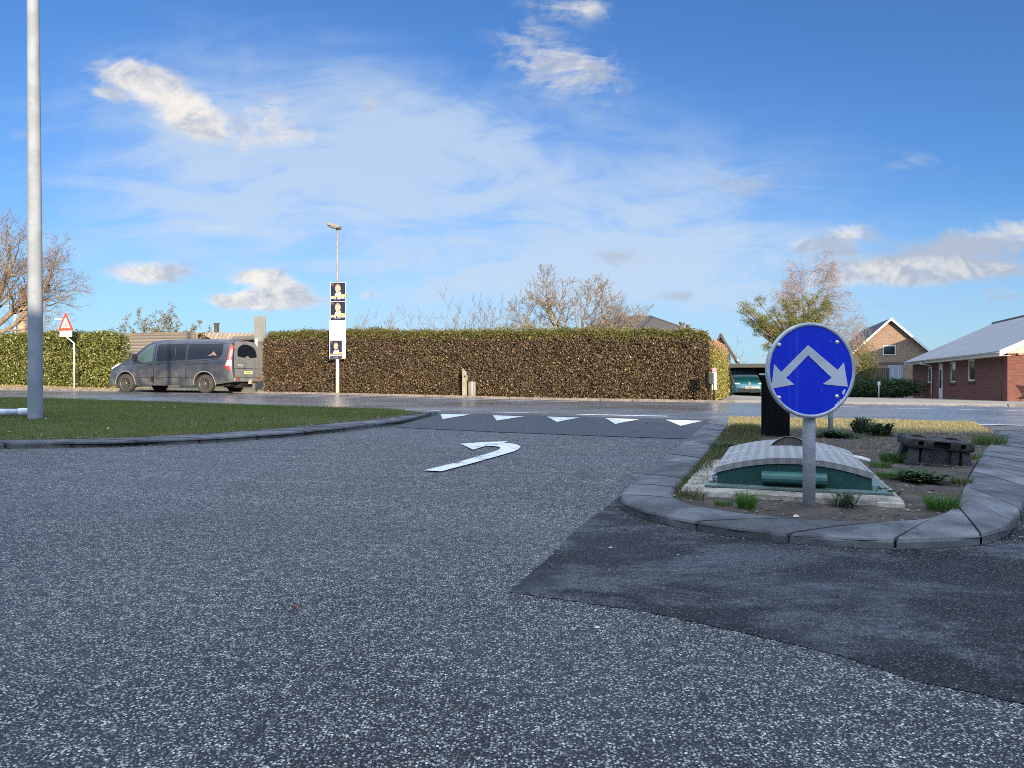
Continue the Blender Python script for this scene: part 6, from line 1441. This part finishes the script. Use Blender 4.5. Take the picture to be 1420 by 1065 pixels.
# thin far bushes by the foot of the big tree
stems('bare_bush', 'hazy reddish bare shrub right of the tall pole behind the green hedge', 66, 46, 7, 3.6, 2.6, 22, M_tw2, M_tw2, rad=.03)
stems('bare_bush', 'hazy bare shrub left of the tall pole behind the green hedge', 4, 46, 7, 4.6, 2.4, 23, M_tw1, M_tw1, rad=.03)
# leafy stemmed shrub behind the grey fence
def tipshrub(pxx, Y, n, h, wsp, seed, label):
    q = wy(pxx, Y); t = thing('tufted_shrub', label, 'shrub', q, 0, 'tufted shrubs behind the grey fence'); S_ = []; rn_ = random.Random(seed); tips = []
    for i in range(n):
        f = -1 + 2 * (i + .5) / n; k = grow((f * wsp * .5, rn_.uniform(-.4, .4), .4), (f * .42 + rn_.gauss(0, .06), rn_.gauss(0, .12), 1), h * rn_.uniform(.6, .95) * (1 - .22 * abs(f)), .022, 2, [4, 3], [28, 30], [.25, .35], .05, .42, seed * 7 + i, .6, 5, .45, minr=.008)
        S_ += k; tips += [p[-1] for lv, p, r in k]
    tree_parts(t, S_, 0, M_tw1, M_tw1, 5)
    P = np.repeat(np.array([tuple(p) for p in tips]), 14, axis=0); P = P + rng.normal(0, .055, P.shape); V_, F_, C_ = leaves(P, .10, pick(len(P), [(.14, .14, .075), (.22, .19, .12), (.08, .08, .045)], [3, 2, 2]), .5, .3)
    npmesh('leaf_tufts', V_, F_, M_hleaf, C_, t); return t
tipshrub(203, 37, 10, 3.3, 1.9, 3, 'wide shrub with leaf tufts on thin stems behind the grey fence')
tipshrub(232, 37.5, 7, 3.2, 1.0, 4, 'upright shrub with leaf tufts next to the widest tufted shrub')
tipshrub(263, 38, 6, 3.0, 1.0, 5, 'smallest shrub with leaf tufts beside the sunlit tiled roof')
# chimney and street lamps far behind
q = wy(31, 75); t = thing('tall_chimney', 'tall round brick chimney dark above and buff below behind the big bare tree', 'chimney', q); kk = .075
mb = MB(); z1_ = zpix(424, 75) - q.z; mb.lathe([(.42, 0), (.38, z1_)], mat('chimney_buff', (.40, .27, .16), .85, (.30, .20, .12), 2), 20, 'z'); mb.build('shaft', t)
mb = MB(); z2_ = zpix(400, 75) - q.z; mb.lathe([(.385, z1_), (.37, z2_), (.2, z2_), (0, z2_ - .1)], mat('chimney_sooty', (.10, .075, .065), .85, (.06, .05, .045), 2), 20, 'z'); mb.build('top_section', t)
def farlamp(pxx, Y, ytop, armpx, label):
    q = wy(pxx, Y); t = thing('street_lamp', label, 'street lamp', q); h_ = zpix(ytop, Y) - q.z; M_ = mat('lamp_far_white', (.55, .55, .54), .5); s_ = 1 if armpx > 0 else -1; a_ = abs(armpx) * Y / 1000
    mb = MB(); mb.tube([(0, 0, 0), (0, 0, h_ * .95)], [.09, .06], M_, 8); mb.build('pole', t)
    mb = MB(); mb.tube([(0, 0, h_ * .95), (s_ * a_ * .2, 0, h_), (s_ * a_ * .5, 0, h_ + .03)], .05, M_, 6); mb.box((s_ * a_ * .75, 0, h_ + .04), (a_ * .55, .25, .14), M_, bev=.04); mb.build('lamp_head', t)
farlamp(21, 62, 424, -10, 'far white street lamp seen left of the tall pole through the bare tree')
farlamp(92, 62, 443.5, -15, 'far white street lamp whose head peeps out left of the triangular sign')

# pine and birch behind the blue sign
q = wy(1128, 44); t = thing('pine_tree', 'wind shaped pine with sunlit yellow green tufts behind the blue sign', 'tree', q)
k4 = .044; S_ = [(0, [Vector((0, 0, -.1)), Vector((-.1, 0, 1.5)), Vector((-.5, 0, 2.7)), Vector((-.9, 0, 3.8))], [.17, .15, .12, .07])]; tips = []
rn_ = random.Random(77)
for i in range(52):
    f = rn_.random(); tx = (rn_.choice([rn_.uniform(1020, 1150), rn_.uniform(1060, 1150)]) - 1128) * k4; tz = CAMZ + (530 - (rn_.uniform(414, 478) + max(0, (rn_.random() - .5)) * 0)) * k4 - q.z
    cxp = tx / k4 + 1128; lim = np.interp(cxp, [1018, 1040, 1070, 1100, 1140], [414, 404, 414, 406, 402]); low = np.interp(cxp, [1018, 1040, 1070, 1100, 1140], [446, 474, 488, 492, 470])
    tz = CAMZ + (530 - rn_.uniform(lim + 3, low)) * k4 - q.z; tgt = Vector((tx, rn_.uniform(-1.0, 1.0), tz)); b0 = Vector((-.3 - .5 * f, 0, 2.0 + 1.3 * f)); mid = (b0 + tgt) / 2 + Vector((0, 0, -.25))
    S_.append((1, [b0, mid.lerp(b0, .5), mid, mid.lerp(tgt, .5) + Vector((0, 0, -.05)), tgt], [.06, .05, .04, .03, .018]))
    for j in range(11):
        a = rn_.uniform(.35, 1.0); base = b0.lerp(mid, a * 2) if a < .5 else mid.lerp(tgt, a * 2 - 1); tp = base + Vector((rn_.gauss(0, .24), rn_.gauss(0, .24), rn_.uniform(.0, .30))); S_.append((2, [base, tp], [.014, .008])); tips.append(tp)
    tips.append(tgt)
tree_parts(t, S_, 1, mat('pine_bark', (.16, .11, .075), .9, (.10, .07, .05), 8, .3), M_tw1, 7)
P = np.repeat(np.array([tuple(p) for p in tips]), 80, axis=0); P = P + rng.normal(0, .12, P.shape) * np.array([1, 1, .8]); V_, F_, C_ = leaves(P, .11, pick(len(P), [(.17, .175, .035), (.10, .12, .03), (.045, .065, .02), (.25, .23, .05)], [3, 3, 3, 1.5]), .26, 0)
npmesh('needles', V_, F_, M_hleaf, C_, t)
q = wy(1122, 50); t = thing('birch_tree', 'bare birch with white stem and drooping reddish twigs behind the pine', 'tree', q); k5 = .050
ztop = zpix(378, 50) - q.z
S_ = [(0, [Vector((.15, 0, -.1)), Vector((.1, 0, 3)), Vector((-.25, 0, 5.2)), Vector((-.15, 0, 7.2)), Vector((.1, 0, ztop))], [.12, .095, .07, .04, .012])]
rn_ = random.Random(5)
for i in range(34):
    f = rn_.uniform(.22, .95); z0 = f * ztop; s_ = 1 if rn_.random() < .68 else -1; L = (3.4 if s_ > 0 else 2.7) * (1.12 - .66 * f) * 1.15
    S_ += [(l + 1, p, r) for l, p, r in grow((.05 - .25 * math.sin(f * 3), 0, z0), (s_ * rn_.uniform(.5, 1), rn_.gauss(0, .35), rn_.uniform(.5, 1.0)), L, .032, 3, [8, 6, 4], [36, 38, 34], [-.25 if s_ > 0 else .0, -.35, -.75], .10, .55, 300 + i, .5, 5, .2, minr=.007)]
tree_parts(t, S_, 0, M_bir, M_tw3, 7)
stems('bare_bush', 'thin bare shrub above the carport roof beside the side hedge', 1016, 46, 4, 3.2, .6, 51, M_tw1, M_tw1, rad=.02, kids=(3, 3, 2))

# far tree line low on the horizon so that the ground does not run out bare
def farband(name, x0, x1, Y, h, n, seed):
    x = rng.uniform(x0, x1, n); hh = h * (.55 + .35 * (wnoise(x, x * 0, .05, seed) + .6)); z = rng.uniform(0, 1, n) ** .8 * hh; yy = Y + rng.normal(0, 3, n)
    P = np.stack([x, yy, z + g(x, yy)], 1); V_, F_, C_ = leaves(P, 1.0, pick(n, [(.07, .065, .045), (.10, .085, .06), (.05, .06, .035)], [1, 1, 1]), .7, 0); o = npmesh(name, V_, F_, M_hleaf, C_); o['kind'] = 'stuff'
farband('far_woods', -190, 190, 150, 3.2, 16000, 61)

# ================================================================== LITTER AND SMALL STONES
def scatter(name, pts, size, cols, zf, aspect=.7, flat=.5, up=2.0):
    X, Y = pts; Z = g(X, Y) + zf; V_, F_, C_ = leaves(np.stack([X, Y, Z], 1), size, pick(len(X), cols, [1] * len(cols)), aspect, 0)
    # lay them nearly flat
    V_ = V_.reshape(-1, 4, 3); c = V_.mean(1, keepdims=True); V_[:, :, 2] = c[:, :, 2] + (V_[:, :, 2] - c[:, :, 2]) * flat * .5; V_ = V_.reshape(-1, 3)
    o = npmesh(name, V_, F_, M_hleaf, C_); o['kind'] = 'stuff'; return o
s1 = rng.uniform(-34, 4.6, 9000); t1 = 10.3 + np.abs(rng.normal(0, 1, 9000)) * .9 + .05; X, Y = to_xy(s1, t1); scatter('leaf_litter', (X, Y), .07, [(.42, .30, .14), (.30, .19, .08), (.50, .40, .22), (.22, .20, .06)], .035, .6, .8)
def stones(name, X, Y, size, cols, zf):
    n = len(X); base = np.array([(1, 0, 0), (.3, .9, 0), (-.8, .5, 0), (-.7, -.6, 0), (.35, -.9, 0), (.1, 0, .7)]); F1 = np.array([(0, 1, 5), (1, 2, 5), (2, 3, 5), (3, 4, 5), (4, 0, 5)])
    a = rng.uniform(0, 6.28, n); s_ = size * rng.uniform(.4, 1.4, n); c, s = np.cos(a), np.sin(a); B_ = base[None] * rng.uniform(.7, 1.2, (n, 6, 3))
    V_ = np.stack([(B_[:, :, 0] * c[:, None] - B_[:, :, 1] * s[:, None]) * s_[:, None] + X[:, None], (B_[:, :, 0] * s[:, None] + B_[:, :, 1] * c[:, None]) * s_[:, None] + Y[:, None], B_[:, :, 2] * s_[:, None] + (g(X, Y) + zf)[:, None]], 2).reshape(-1, 3)
    F_ = (F1[None] + (np.arange(n) * 6)[:, None, None]).reshape(-1, 3); C_ = np.repeat(pick(n, cols, [1] * len(cols)), 6, axis=0); o = npmesh(name, V_, F_, M_hleaf, C_); o['kind'] = 'stuff'; return o
X, Y = rng.uniform(-5, 6, 1500), rng.uniform(1.1, 10, 1500); k = ~inpoly(X, Y, ISLP + [tuple(p[:2]) for p in IO]); X, Y = X[k], Y[k]; stones('grit', X, Y, .0032, [(.4, .39, .36), (.10, .09, .085), (.25, .22, .2)], .008)
X, Y = rng.uniform(.9, 6, 5200), rng.uniform(2.8, 9.5, 5200); k = inpoly(X, Y, ISLP); X, Y = X[k], Y[k]; stones('soil_clods', X, Y, .011, [(.07, .055, .042), (.040, .030, .024), (.10, .085, .07), (.20, .18, .16)], .052)
# grit gathered along the kerb foot
O_, L_ = resample(ISL_O, 900); k = rng.integers(0, 700, 900); X = O_[k, 0] + rng.normal(-.03, .03, 900); Y = O_[k, 1] - np.abs(rng.normal(0, .05, 900)); stones('kerb_grit', X, Y, .0045, [(.12, .11, .095), (.05, .045, .04), (.22, .21, .19)], .008)
O_, L_ = resample(LO, 900); k = rng.integers(150, 900, 700); X = O_[k, 0] + rng.normal(0, .03, 700); Y = O_[k, 1] - np.abs(rng.normal(0, .04, 700)); stones('kerb_grit', X, Y, .007, [(.12, .10, .07), (.06, .05, .04)], .006)
# single bits of litter
def bit(pxx, pyy, size, c, label, name, cat, h=.008, tall=.4):
    q = at(pxx, pyy, h); mb = MB(); n = 9; ring = [(size * math.cos(6.28 * i / n) * random.uniform(.6, 1.1), size * .6 * math.sin(6.28 * i / n) * random.uniform(.6, 1.1)) for i in range(n)]
    vs = [(x, y, 0) for x, y in ring] + [(x * .7, y * .7, size * tall * random.uniform(.5, 1.2)) for x, y in ring] + [(0, 0, size * tall * .9)]
    mb.add(vs, [(i, (i + 1) % n, n + (i + 1) % n, n + i) for i in range(n)] + [(n + i, n + (i + 1) % n, 2 * n) for i in range(n)], mat('bit_%s' % name, c, .7)); o = mb.build(name, None, q); tag(o, label, cat)
bit(408, 843, .010, (.16, .03, .015), 'small dark red berry or leaf alone on the forecourt asphalt', 'fallen_berry', 'berry', .004, .7)
bit(1104, 716.5, .019, (.60, .60, .58), 'crumpled white scrap of paper on soil beside the front kerb', 'paper_scrap', 'litter', .055)
bit(1186, 681, .011, (.75, .60, .05), 'tiny yellow petal on the slab edge of the green hatch', 'yellow_petal', 'petal', .058, .6)
bit(828, 871, .010, (.55, .54, .50), 'single larger white chip on the old asphalt near the patch corner', 'white_chip', 'stone', .003, .5)
bit(847, 760, .010, (.40, .39, .36), 'single pale pebble on the dark patch near its top left corner', 'pale_pebble', 'stone', .008, .5)
bit(944, 630, .022, (.03, .025, .02), 'dark dropped clod beside the left kerb of the island', 'soil_clod', 'clod', .004, .6)
bit(897, 587, .03, (.02, .02, .02), 'dark speck of dirt on the mouth of the side road', 'dirt_speck', 'dirt', .01, .4)

# fallen leaves and a worn brown margin on the lawn beside its kerb
I_, _l = resample(LI, 900); k = rng.integers(100, 880, 2600); off = np.abs(rng.normal(0, .10, 2600)) + .02; X = I_[k, 0] - off * .15; Y = I_[k, 1] + off; scatter('lawn_leaf_litter', (X, Y), .028, [(.16, .11, .06), (.10, .07, .04), (.22, .17, .10)], .085, .6, .6)
X, Y = rng.uniform(-13, -1, 260), rng.uniform(7, 16, 260); kk_ = inpoly(X, Y, lawn_vis); scatter('lawn_leaf_litter', (X[kk_], Y[kk_]), .045, [(.30, .17, .08), (.40, .33, .22), (.18, .10, .05)], .105, .6, .8)
